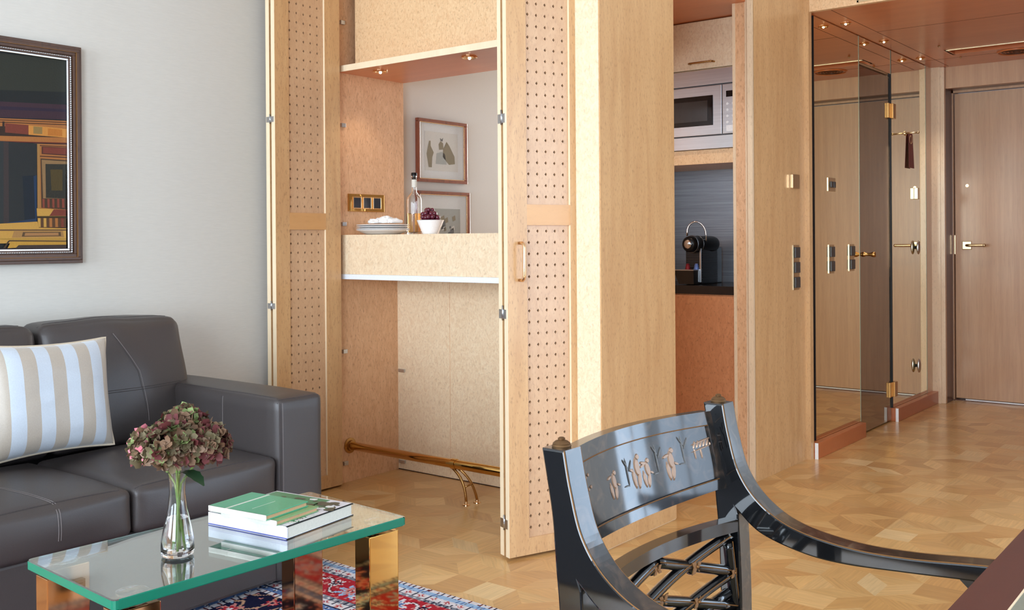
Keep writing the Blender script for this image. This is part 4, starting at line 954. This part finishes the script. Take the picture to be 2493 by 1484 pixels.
for sx in (-1, 1):
    for sy in (-1, 1):
        cx_, cy_ = sx*.1437, sy*.3057; w, l_ = .0264, .0446
        lg = MB().box(cx_-w, cx_+w, cy_-l_, cy_+l_, .0085, .434, .0022).build('leg', 'brass_copper' if sx < 0 or sy < 0 else 'polished_gold', ct_, off=LOC)
        MB().lathe([(0, .434), (.006, .434), (.006, .438), (.028, .439), (.030, .4405), (.030, .4440), (0, .4440)], (cx_, cy_, 0), 30).build('glass_pad', 'clear_glass', lg, off=LOC)
# vase with hydrangeas
VC = Vector((-1.8476, 1.2072, .4655)); KV = .91
vs = thing('vase', 'slim waisted clear glass vase half full of water on the glass table', 'vase', VC)
prof = [(0, 0), (.030, 0), (.0355, .004), (.0375, .018), (.036, .04), (.029, .075), (.0215, .11), (.0178, .145), (.0185, .17), (.0225, .193), (.0215, .1935), (.0170, .17), (.0162, .145), (.0198, .11), (.0272, .075), (.0340, .04), (.0355, .018), (.030, .010), (0, .009)]
prof = [(a*KV, b*KV) for a, b in prof]
MB().lathe(prof, (0, 0, 0), 48).build('glass', 'clear_glass', vs, off=LOC)
MB().lathe([(a*KV, b*KV) for a, b in ((0, .0095), (.0295, .0105), (.0350, .018), (.0336, .04), (.0268, .075), (.0243, .088), (0, .088))], (0, 0, 0), 40).build('water', 'water', vs, off=LOC)
def hydrangea(cx, cy, cz, R, seed, n, label, bend, pal):
    rnd = random.Random(seed); base = VC+Vector((bend[0], bend[1], .014))*KV; neck = VC+Vector((bend[2], bend[3], .165))*KV; cen = VC+Vector((cx, cy, cz))*KV; R = R*KV
    o = thing('hydrangea', label, 'flower', base, group=None)
    pts = [base.lerp(neck, k/6) for k in range(6)]+[neck.lerp(cen-Vector((0, 0, R*.2)), k/5)+Vector((0, 0, 0)) for k in range(6)]
    MB().tube(pts, [.0022]*6+[.0026]*6, 8).build('stem', 'stem_green', o)
    mb = MB(); bm = mb.b; ga = PI*(3-math.sqrt(5))
    for k in range(n):
        t = (k+.5)/n; ph = math.acos(1-1.72*t); th = ga*k; nrm = Vector((math.sin(ph)*math.cos(th), math.sin(ph)*math.sin(th), math.cos(ph)))
        nrm = (nrm+Vector((rnd.uniform(-.22, .22), rnd.uniform(-.22, .22), rnd.uniform(-.22, .22)))).normalized()
        c = cen+Vector((nrm.x*R, nrm.y*R, nrm.z*R*.82))*rnd.uniform(.76, 1.04)
        tl = (nrm+Vector((rnd.uniform(-.5, .5), rnd.uniform(-.5, .5), rnd.uniform(-.3, .5)))).normalized()
        a = tl.cross(Vector((0, 0, 1))); a = a.normalized() if a.length > .01 else Vector((1, 0, 0)); b = tl.cross(a); rot = rnd.uniform(0, PI/2); sz = rnd.uniform(.0125, .0175)
        mi0 = rnd.choice(pal)
        for q in range(4):
            an = rot+q*PI/2; d = a*math.cos(an)+b*math.sin(an); s_ = tl.cross(d); w = sz*rnd.uniform(.50, .62); cup = rnd.uniform(.25, 1.0)*sz; mi = mi0 if rnd.random() < .75 else rnd.choice(pal)
            P = lambda u, v, h: c+d*(u*sz)+s_*(v*w)+tl*h
            V_ = [P(.05, -.12, 0), P(.05, .12, 0), P(.35, -.85, cup*.25), P(.35, 0, cup*.05), P(.35, .85, cup*.25), P(.78, -.9, cup*.75), P(.75, 0, cup*.42), P(.78, .9, cup*.75), P(1.12, 0, cup*1.0)]
            W = [bm.verts.new(p) for p in V_]
            for idx in ((0, 3, 2), (0, 1, 3), (1, 4, 3), (2, 3, 6, 5), (3, 4, 7, 6), (5, 6, 8), (6, 7, 8)):
                f = bm.faces.new([W[i] for i in idx]); f.material_index = mi; f.smooth = True
        if rnd.random() < .6: mb.ball(c+tl*.002, .0014, 6, mi=4)
    ob = mb.build('flower_head', ['petal_green', 'petal_olive', 'petal_brown', 'petal_wine', 'petal_pale', 'petal_pink'], o)
    return o
def leafshape(parent, base, d, L, w, droop, seed):
    d = Vector(d).normalized(); s = d.cross(Vector((0, 0, 1))).normalized(); mb = MB(); rows = []
    for k in range(9):
        t = k/8; c = Vector(base)+d*(L*t)+Vector((0, 0, -droop*t*t)); ww = w*math.sin(PI*min(1, t*.92+.06))**.8*(1+.08*(-1)**k)
        rows.append([mb.b.verts.new(c-s*ww+Vector((0, 0, .15*ww))), mb.b.verts.new(c), mb.b.verts.new(c+s*ww+Vector((0, 0, .15*ww)))])
    for r, q in zip(rows, rows[1:]):
        for i in (0, 1): f = mb.b.faces.new((r[i], r[i+1], q[i+1], q[i])); f.smooth = True
    return mb.build('leaf', 'leaf_green', parent)
# right, up directions as seen: RT points right in the room
rt = Vector((RT.x, RT.y, 0)).normalized(); dp = Vector((fwd.x, fwd.y, 0)).normalized()
def hv(r, d): v = rt*r+dp*d; return v.x, v.y
a_, b_ = hv(-.056, .005); h1 = hydrangea(a_, b_, .248, .047, 11, 105, 'hydrangea head at the left of the bunch, greener with pink centres', (*hv(.012, .004), *hv(-.006, .004)), [0, 0, 1, 2, 4, 5, 1])
a_, b_ = hv(.004, -.026); h2 = hydrangea(a_, b_, .258, .058, 12, 160, 'large hydrangea head in front in the middle of the bunch, olive and brown', (*hv(.004, -.012), *hv(.003, -.005)), [1, 1, 2, 2, 4, 3, 0, 1])
a_, b_ = hv(.062, .016); h3 = hydrangea(a_, b_, .252, .051, 13, 125, 'hydrangea head at the right of the bunch, mostly wine red', (*hv(-.010, .008), *hv(.008, .003)), [3, 3, 2, 2, 1, 3, 2, 4])
a_, b_ = hv(.0, .048); h4 = hydrangea(a_, b_, .285, .050, 14, 95, 'hydrangea head rising at the back of the bunch, green and dusty red', (*hv(-.002, .014), *hv(.0, .008)), [0, 1, 2, 2, 3, 1])
leafshape(h3, VC+Vector((*hv(.018, -.01), .195))*KV, rt*.9+dp*-.3, .050, .020, .027, 1); leafshape(h1, VC+Vector((*hv(-.014, -.01), .215))*KV, -rt*.9+dp*-.2, .041, .018, -.005, 2)

# ------------------------------------------------------------------ books
def book(name, p0, ang, w, l, z, t, mats, label, spine='x', pages='paper_white', ct=.0022):
    """p0: near left corner; w along local x, l along local y; spine on the near (-y) side"""
    o = thing(name, label, 'book', (p0[0], p0[1], z), ang, 'books on the glass table')
    MB().box(.002, w-.002, .003, l-.004, ct, t-ct).build('pages', pages, o, off=LOC)
    cv = MB(); cv.box(0, w, 0, l, 0, ct, .0004); cv.box(0, w, 0, l, t-ct, t, .0004, 0)
    cv.box(0, w, -.0008, .0022, 0, t, .0004, 1)
    cv.build('cover', mats, o, off=LOC)
    return o
zb = .4653
b1 = book('book', (-1.9950, 1.3855), math.radians(7.4), .2456, .2229, zb, .0285, ['book_white', 'book_white'], 'large white illustrated hardcover with dark cover photograph, lowest book of the pile')
del b1['group']
cvp = MB(); z = .0289; rnd = random.Random(4)
cvp.box(.004, .18, .006, .217, .0285, z, mi=1); cvp.box(.17, .214, .018, .20, .0285, z, mi=0)
for k in range(110):
    x, y = rnd.uniform(.02, .234), rnd.uniform(.012, .205); s_ = rnd.uniform(.005, .018)
    cvp.prism([(x+s_*math.cos(a)*rnd.uniform(.6, 1), y+s_*.7*math.sin(a)*rnd.uniform(.6, 1), z+.000004*k) for a in [PI/3*i for i in range(6)]], (0, 0, .0001), rnd.choice([0, 0, 1, 2]))
cvp.build('cover_photograph', ['book_photo_dark', 'book_photo_green', 'print_pale'], b1, off=LOC)
MB().box(.0, .2456, -.0012, -.0007, .001, .0032).build('blue_line', 'book_blue', b1, off=LOC)
MB().box(.2420, .2460, -.0008, .2235, .0, .0020).box(.2420, .2460, -.0008, .2235, .0266, .0285).build('black_edge', 'ink_black', b1, off=LOC)
def text(s, size, loc, rot, m, parent, name):
    cu = bpy.data.curves.new(name, 'FONT'); cu.body = s; cu.size = size; cu.extrude = .0002; cu.space_character = 1.05
    t = bpy.data.objects.new(name, cu); C.objects.link(t); bpy.context.view_layer.update()
    me = bpy.data.meshes.new_from_object(t.evaluated_get(bpy.context.evaluated_depsgraph_get())); C.objects.unlink(t); bpy.data.objects.remove(t)
    me.materials.clear(); me.materials.append(MATS[m]); o = bpy.data.objects.new(name, me); C.objects.link(o); o.parent = parent; o.location = loc; o.rotation_euler = rot; return o
text('GARTEN', .020, (.2425, .020, .0300), (0, 0, PI/2), 'paper_white', b1, 'cover_title')
b2 = book('book', (-1.9413, 1.3818), math.radians(7.5), .171, .1365, zb+.0293, .0114, ['book_green_two', 'paper_white'], 'small green book in the middle of the pile, pushed out to the right', pages='paper_tan')
b3 = book('book', (-1.9631, 1.3636), math.radians(8.2), .1765, .1365, zb+.0410, .0123, ['book_green', 'paper_white'], 'small green book with a white band, on top of the pile', pages='paper_tan')
MB().box(.053, .058, -.0012, .1370, -.0002, .0128).build('white_band', 'paper_white', b3, off=LOC)
MB().box(.011, .0117, .006, .132, .0123, .0125).build('cover_line', 'book_green_two', b3, off=LOC)
ln_ = MB(); [ln_.box(.109, .1104, .027+k*.0041, .0295+k*.0041, .0123, .0125) for k in range(18)]; ln_.build('small_lettering', 'paper_white', b3, off=LOC)

# ------------------------------------------------------------------ black lacquered armchair
def lacquer():
    m = mat('lacquer_painted', (16, 16, 18), .35, coat=1, crough=.08, spec=.15); n = m.node_tree.nodes; l = m.node_tree.links; b = n['Principled BSDF']
    tc = n.new('ShaderNodeTexCoord'); z = n.new('ShaderNodeTexNoise'); z.inputs['Scale'].default_value = 30; z.inputs['Detail'].default_value = 6; z.inputs['Distortion'].default_value = 1.2; l.new(tc.outputs['Object'], z.inputs['Vector'])
    r = n.new('ShaderNodeMapRange'); r.inputs[1].default_value = .5; r.inputs[2].default_value = .72; r.inputs[4].default_value = .5; l.new(z.outputs['Fac'], r.inputs[0])
    mx = n.new('ShaderNodeMix'); mx.data_type = 'RGBA'; mx.inputs[6].default_value = (*s2l((20, 20, 22)), 1); mx.inputs[7].default_value = (*s2l((96, 76, 62)), 1); l.new(r.outputs[0], mx.inputs[0]); l.new(mx.outputs[2], b.inputs['Base Color'])
lacquer()
ch = thing('armchair', 'black lacquered armchair with gilt figures on the crest and a lattice back', 'chair', (-.53, 1.295, 0))
def cr(pts, n=8):
    P = [Vector(p) for p in pts]; out = []
    for i in range(len(P)-1):
        a, b, c, d = P[max(i-1, 0)], P[i], P[i+1], P[min(i+2, len(P)-1)]
        for k in range(n):
            t = k/n; out.append(.5*((2*b)+(c-a)*t+(2*a-5*b+4*c-d)*t*t+(3*b-a-3*c+d)*t**3))
    return out+[P[-1]]
Utop = cr([(-.745, .848), (-.735, .798), (-.717, .74), (-.682, .696), (-.627, .6655), (-.543, .651), (-.458, .651), (-.36, .660), (-.27, .668)])
Uund = cr([(-.27, .640), (-.36, .636), (-.458, .629), (-.549, .624), (-.614, .629), (-.682, .648), (-.722, .679)])
Pfr = cr([(-.7195, .672), (-.716, .60), (-.714, .52), (-.716, .44), (-.735, .25), (-.80, 0)])
Pbk = cr([(-.84, 0), (-.775, .25), (-.752, .44), (-.752, .55), (-.755, .64), (-.760, .696), (-.765, .759), (-.774, .811), (-.781, .848)])
def side_frame(y0):
    poly = Utop+Uund+Pfr+Pbk; mb = MB(); y1 = y0+.04
    mb.prism([(p.x, y0, p.y) for p in poly], (0, y1-y0, 0))
    caps = [f for f in mb.b.faces if len(f.verts) > 10]; es = {e for f in caps for e in f.edges}
    bmesh.ops.recalc_face_normals(mb.b, faces=mb.b.faces)
    r = bmesh.ops.bevel(mb.b, geom=list(es), offset=.0028, segments=2, profile=.5, affect='EDGES')
    for f in mb.b.faces:
        f.material_index = 0 if abs(f.normal.y) > .9 else 1
    o = mb.build('side_frame', ['black_gloss', 'lacquer_painted'], ch)
    for yy in (y0+.0015, y1-.0015): MB().tube([(p.x-.0012, yy, p.y-.0006) for p in Utop], .0011, 5).build('gilt_line', 'gilt', o)
    f = MB(); c = (-.763, y0+.02, .848); f.lathe([(0, 0), (.0125, 0), (.0130, .002), (.0115, .004), (.0118, .005), (.0085, .008), (.0045, .0095), (.005, .0115), (.003, .013), (0, .0135)], c, 22); f.build('finial', 'bronze', o)
    # arm support and front leg
    s = MB(); A = cr([(-.345, .640), (-.325, .60), (-.322, .55), (-.345, .49)]); B = cr([(-.372, .49), (-.350, .55), (-.353, .60), (-.385, .636)])
    s.prism([(p.x, y0+.006, p.y) for p in A+B], (0, .028, 0)); s.build('arm_support', 'lacquer_painted', ch)
    s = MB(); A = cr([(-.325, .48), (-.318, .3), (-.295, .12), (-.262, 0)]); B = cr([(-.290, 0), (-.325, .12), (-.355, .3), (-.368, .48)])
    s.prism([(p.x, y0+.004, p.y) for p in A+B], (0, .032, 0)); s.build('front_leg', 'lacquer_painted', ch)
side_frame(1.05); side_frame(1.50)
YC, YH = 1.295, .205
def Xc(y, z=.77): return -.752-.036*(1-((y-YC)/YH)**2)-.24*(z-.77)
def Xl(y, z=0): return -.728-.032*(1-((y-YC)/YH)**2)
def onsurf(px, py, fx):
    x = fx(YC)
    for _ in range(14): q_ = onx(px, py, x); x = .5*x+.5*fx(q_.y, q_.z)
    return onx(px, py, x)
def curved(fx, y0, y1, zb, zt, back, front, n=26, mi=0, mb=None):
    mb = mb or MB(); rings = []
    for k in range(n+1):
        y = y0+(y1-y0)*k/n; t = (y-YC)/YH; a, b = (zb(t) if callable(zb) else zb), (zt(t) if callable(zt) else zt)
        rings.append([(fx(y, a)-back, y, a), (fx(y, a)+front, y, a), (fx(y, b)+front, y, b), (fx(y, b)-back, y, b)])
    for r, q in zip(rings, rings[1:]):
        a = [mb.b.verts.new(p) for p in r]; b = [mb.b.verts.new(p) for p in q]
        for i in range(4):
            f_ = mb.b.faces.new((a[i], a[(i+1) % 4], b[(i+1) % 4], b[i])); f_.material_index = mi; f_.smooth = i in (1, 3)
        if r is rings[0]: mb.b.faces.new(a[::-1])
        if q is rings[-1]: mb.b.faces.new(b)
    bmesh.ops.remove_doubles(mb.b, verts=mb.b.verts[:], dist=.00005)
    for e in mb.b.edges:
        if len(e.link_faces) == 2 and e.link_faces[0].smooth != e.link_faces[1].smooth: e.smooth = False
    return mb
zbot = lambda t: .704+.010*t*t
crest = curved(Xc, 1.088, 1.502, zbot, .834, .020, -.004).build('crest_panel', 'lacquer_painted', ch)
bo = MB(); curved(Xc, 1.088, 1.502, .814, .835, .010, .0, mb=bo); curved(Xc, 1.088, 1.502, zbot, lambda t: zbot(t)+.0155, .010, .0, mb=bo); curved(Xc, 1.088, 1.100, lambda t: .712, .82, .010, .0, n=3, mb=bo); curved(Xc, 1.488, 1.502, lambda t: .712, .82, .010, .0, n=3, mb=bo)
bo.build('crest_border', 'lacquer_painted', crest)
gl = MB(); Z = lambda a: [(Xc(y, a if not callable(a) else a((y-YC)/YH))+.0003, y, a if not callable(a) else a((y-YC)/YH)) for y in [1.1+(1.488-1.1)*k/24 for k in range(25)]]
for a in (.8135, lambda t: zbot(t)+.016): gl.tube(Z(a), .0009, 5)
gl.build('gilt_line', 'gilt', crest)
fg = MB()
def blob(px, py, w, h, rot=0, mi=0, d=.0016):        # flat relief piece on the crest; sizes in photo pixels
    c = onsurf(px, py, Xc); s = (c-EYE).length/FPX; n = 10; pts = []
    for k in range(n):
        a = 2*PI*k/n; u, v = w/2*math.cos(a), h/2*math.sin(a); u, v = u*math.cos(rot)-v*math.sin(rot), u*math.sin(rot)+v*math.cos(rot)
        y = c.y+u*s*1.3; z = c.z+v*s; pts.append(Vector((Xc(y, z)-.0040, y, z)))
    top = [p+Vector((d, 0, 0))+(c-p)*.25 for p in pts]; top = [Vector((Xc(p.y, p.z)-.0040+d, p.y, p.z)) for p in top]
    fg.loft([pts, top], mi)
def person(x, y, k=1, lean=0, arm=1):
    blob(x, y-34*k, 11*k, 13*k); blob(x+lean*2, y-12*k, 17*k, 40*k, lean*.2); blob(x-4*k, y+14*k, 10*k, 44*k, .08); blob(x+7*k, y+14*k, 10*k, 42*k, -.2); blob(x-arm*13*k, y-20*k, 20*k, 7*k, arm*.3); blob(x+arm*12*k, y-4*k, 14*k, 6*k, -.5)
def fin(name, m='gilt_pale'):
    global fg
    fg.build(name, m, crest); fg = MB()
for a in ((1500, 1183, .95), (1555, 1150, 1.12, 0, -1), (1580, 1153, .95, .6, 1), (1638, 1132, 1.05, 0, 1)): person(*a); fin('gilt_figure')
for k in range(6): blob(1694+k*8, 1083-k*1.8, 4, 19, -.35)
blob(1712, 1073, 60, 4, .22); blob(1712, 1091, 58, 3, .22); blob(1697, 1105, 3, 26); blob(1712, 1103, 3, 26); fin('gilt_pavilion')
for k in range(5): blob(1416+k*5, 1184-k*7, 9, 8, .8)
fin('gilt_branch')
for k in range(5): blob(1424+k*5, 1213-k*7, 9, 8, .8)
fin('gilt_branch')
for (x, y) in ((1532, 1150), (1603, 1118), (1666, 1095)):
    blob(x, y, 3, 70, 0); blob(x-6, y-20, 3, 30, .5); blob(x+6, y-16, 3, 30, -.5); blob(x, y+34, 18, 4); fin('painted_tree', 'gilt_faint')
# lattice back
rail = curved(Xl, 1.088, 1.502, .644, .6635, .014, .008).build('back_rail', 'black_gloss', ch)
curved(Xl, 1.088, 1.502, .455, .474, .014, .008).build('back_rail', 'black_gloss', ch)
def bar(a, b, sc=1):
    A, B = onsurf(*a, Xl), onsurf(*b, Xl); pts = []
    for k in range(11): p = A.lerp(B, k/10); p.x = Xl(p.y); pts.append(p)
    o = MB().tube(pts, .0088*sc, 8).build('lattice_bar', 'black_gloss', rail)
    MB().tube([p+Vector((.0084*sc, 0, .0022)) for p in pts], .0010, 5).build('gilt_line', 'gilt', o); return A, B
bar((1768, 1306), (1560, 1484)); bar((1596, 1369), (1781, 1390)); bar((1774, 1398), (1660, 1484)); bar((1590, 1372), (1520, 1446)); bar((1540, 1462), (1785, 1474)); bar((1772, 1318), (1790, 1482)); bar((1640, 1500), (1700, 1452)); bar((1560, 1530), (1600, 1459))
def pt(y, z): return Vector((Xl(y), y, z))
for (a, b) in (((1.10, .475), (1.30, .56)), ((1.49, .475), (1.22, .57)), ((1.10, .56), (1.34, .475)), ((1.22, .475), (1.49, .545))):
    MB().tube([Vector((Xl(a[0]+(b[0]-a[0])*k/8)-.002, a[0]+(b[0]-a[0])*k/8, a[1]+(b[1]-a[1])*k/8)) for k in range(9)], .0086, 8).build('lattice_bar', 'black_gloss', rail)
def rosette(px, py, r):
    c = onsurf(px, py, Xl); m_ = MB()
    m_.ball(c+Vector((-.004, 0, -.004)), r*.8, 14, mi=1)
    for k in range(4):
        a = PI/4+k*PI/2; d = Vector((0, math.cos(a)*1.4, math.sin(a)*.8)); n_ = Vector((0, -d.z, d.y)); p0 = c+Vector((.007, 0, 0))
        m_.prism([p0, p0+d*r*.6+n_*r*.35, p0+d*r*1.25, p0+d*r*.6-n_*r*.35], (.0016, 0, 0))
    m_.ball(c+Vector((.009, 0, 0)), r*.22, 10); m_.build('rosette', ['gilt', 'black_gloss'], rail)
rosette(1686, 1376, .0135); rosette(1778, 1391, .009); rosette(1690, 1461, .011); rosette(1605, 1458, .011); rosette(1590, 1384, .009)
# seat
st = MB(); st.box(-.745, -.325, 1.062, 1.528, .425, .462, .004); st.build('seat_frame', 'black_gloss', ch)
rbox((-.53, 1.295, .478), (.40, .40, .045), .02, 10, {'z': .012}).build('seat_cushion', 'fabric_seat', ch)

# ------------------------------------------------------------------ dining table
tx0, tx1, ty0, ty1 = -.277, .70, .50, 2.05
dt = thing('dining_table', 'dark red-brown dining table with inlaid green-grey leather top, cut off at the lower right corner', 'table', ((tx0+tx1)/2, (ty0+ty1)/2, 0))
w = .047; t_ = MB()
for a in ((tx0, tx0+w, ty0, ty1), (tx1-w, tx1, ty0, ty1), (tx0+w, tx1-w, ty0, ty0+w), (tx0+w, tx1-w, ty1-w, ty1)): t_.box(*a, .722, .75)
t_.build('top_rim', 'mahogany', dt)
t_ = MB(); q = w
for a in ((tx0+q, tx0+q+.002, ty0+q, ty1-q), (tx1-q-.002, tx1-q, ty0+q, ty1-q), (tx0+q, tx1-q, ty0+q, ty0+q+.002), (tx0+q, tx1-q, ty1-q-.002, ty1-q)): t_.box(*a, .745, .7503)
t_.build('inlay_line', 'edge_light', dt)
box(tx0+w+.002, tx1-w-.002, ty0+w+.002, ty1-w-.002, .722, .7495).build('leather_top', 'leather_inlay', dt)
ap = MB(); 
for a in ((tx0+.07, tx0+.09, ty0+.07, ty1-.07), (tx1-.09, tx1-.07, ty0+.07, ty1-.07), (tx0+.09, tx1-.09, ty0+.07, ty0+.09), (tx0+.09, tx1-.09, ty1-.09, ty1-.07)): ap.box(*a, .675, .722)
ap.build('apron', 'mahogany', dt)
for x in (tx0+.10, tx1-.10):
    for y in (ty0+.10, ty1-.10): MB().lathe([(.018, 0), (.016, .05), (.026, .45), (.030, .62), (.032, .675)], (x, y, 0), 20).build('leg', 'mahogany', dt)
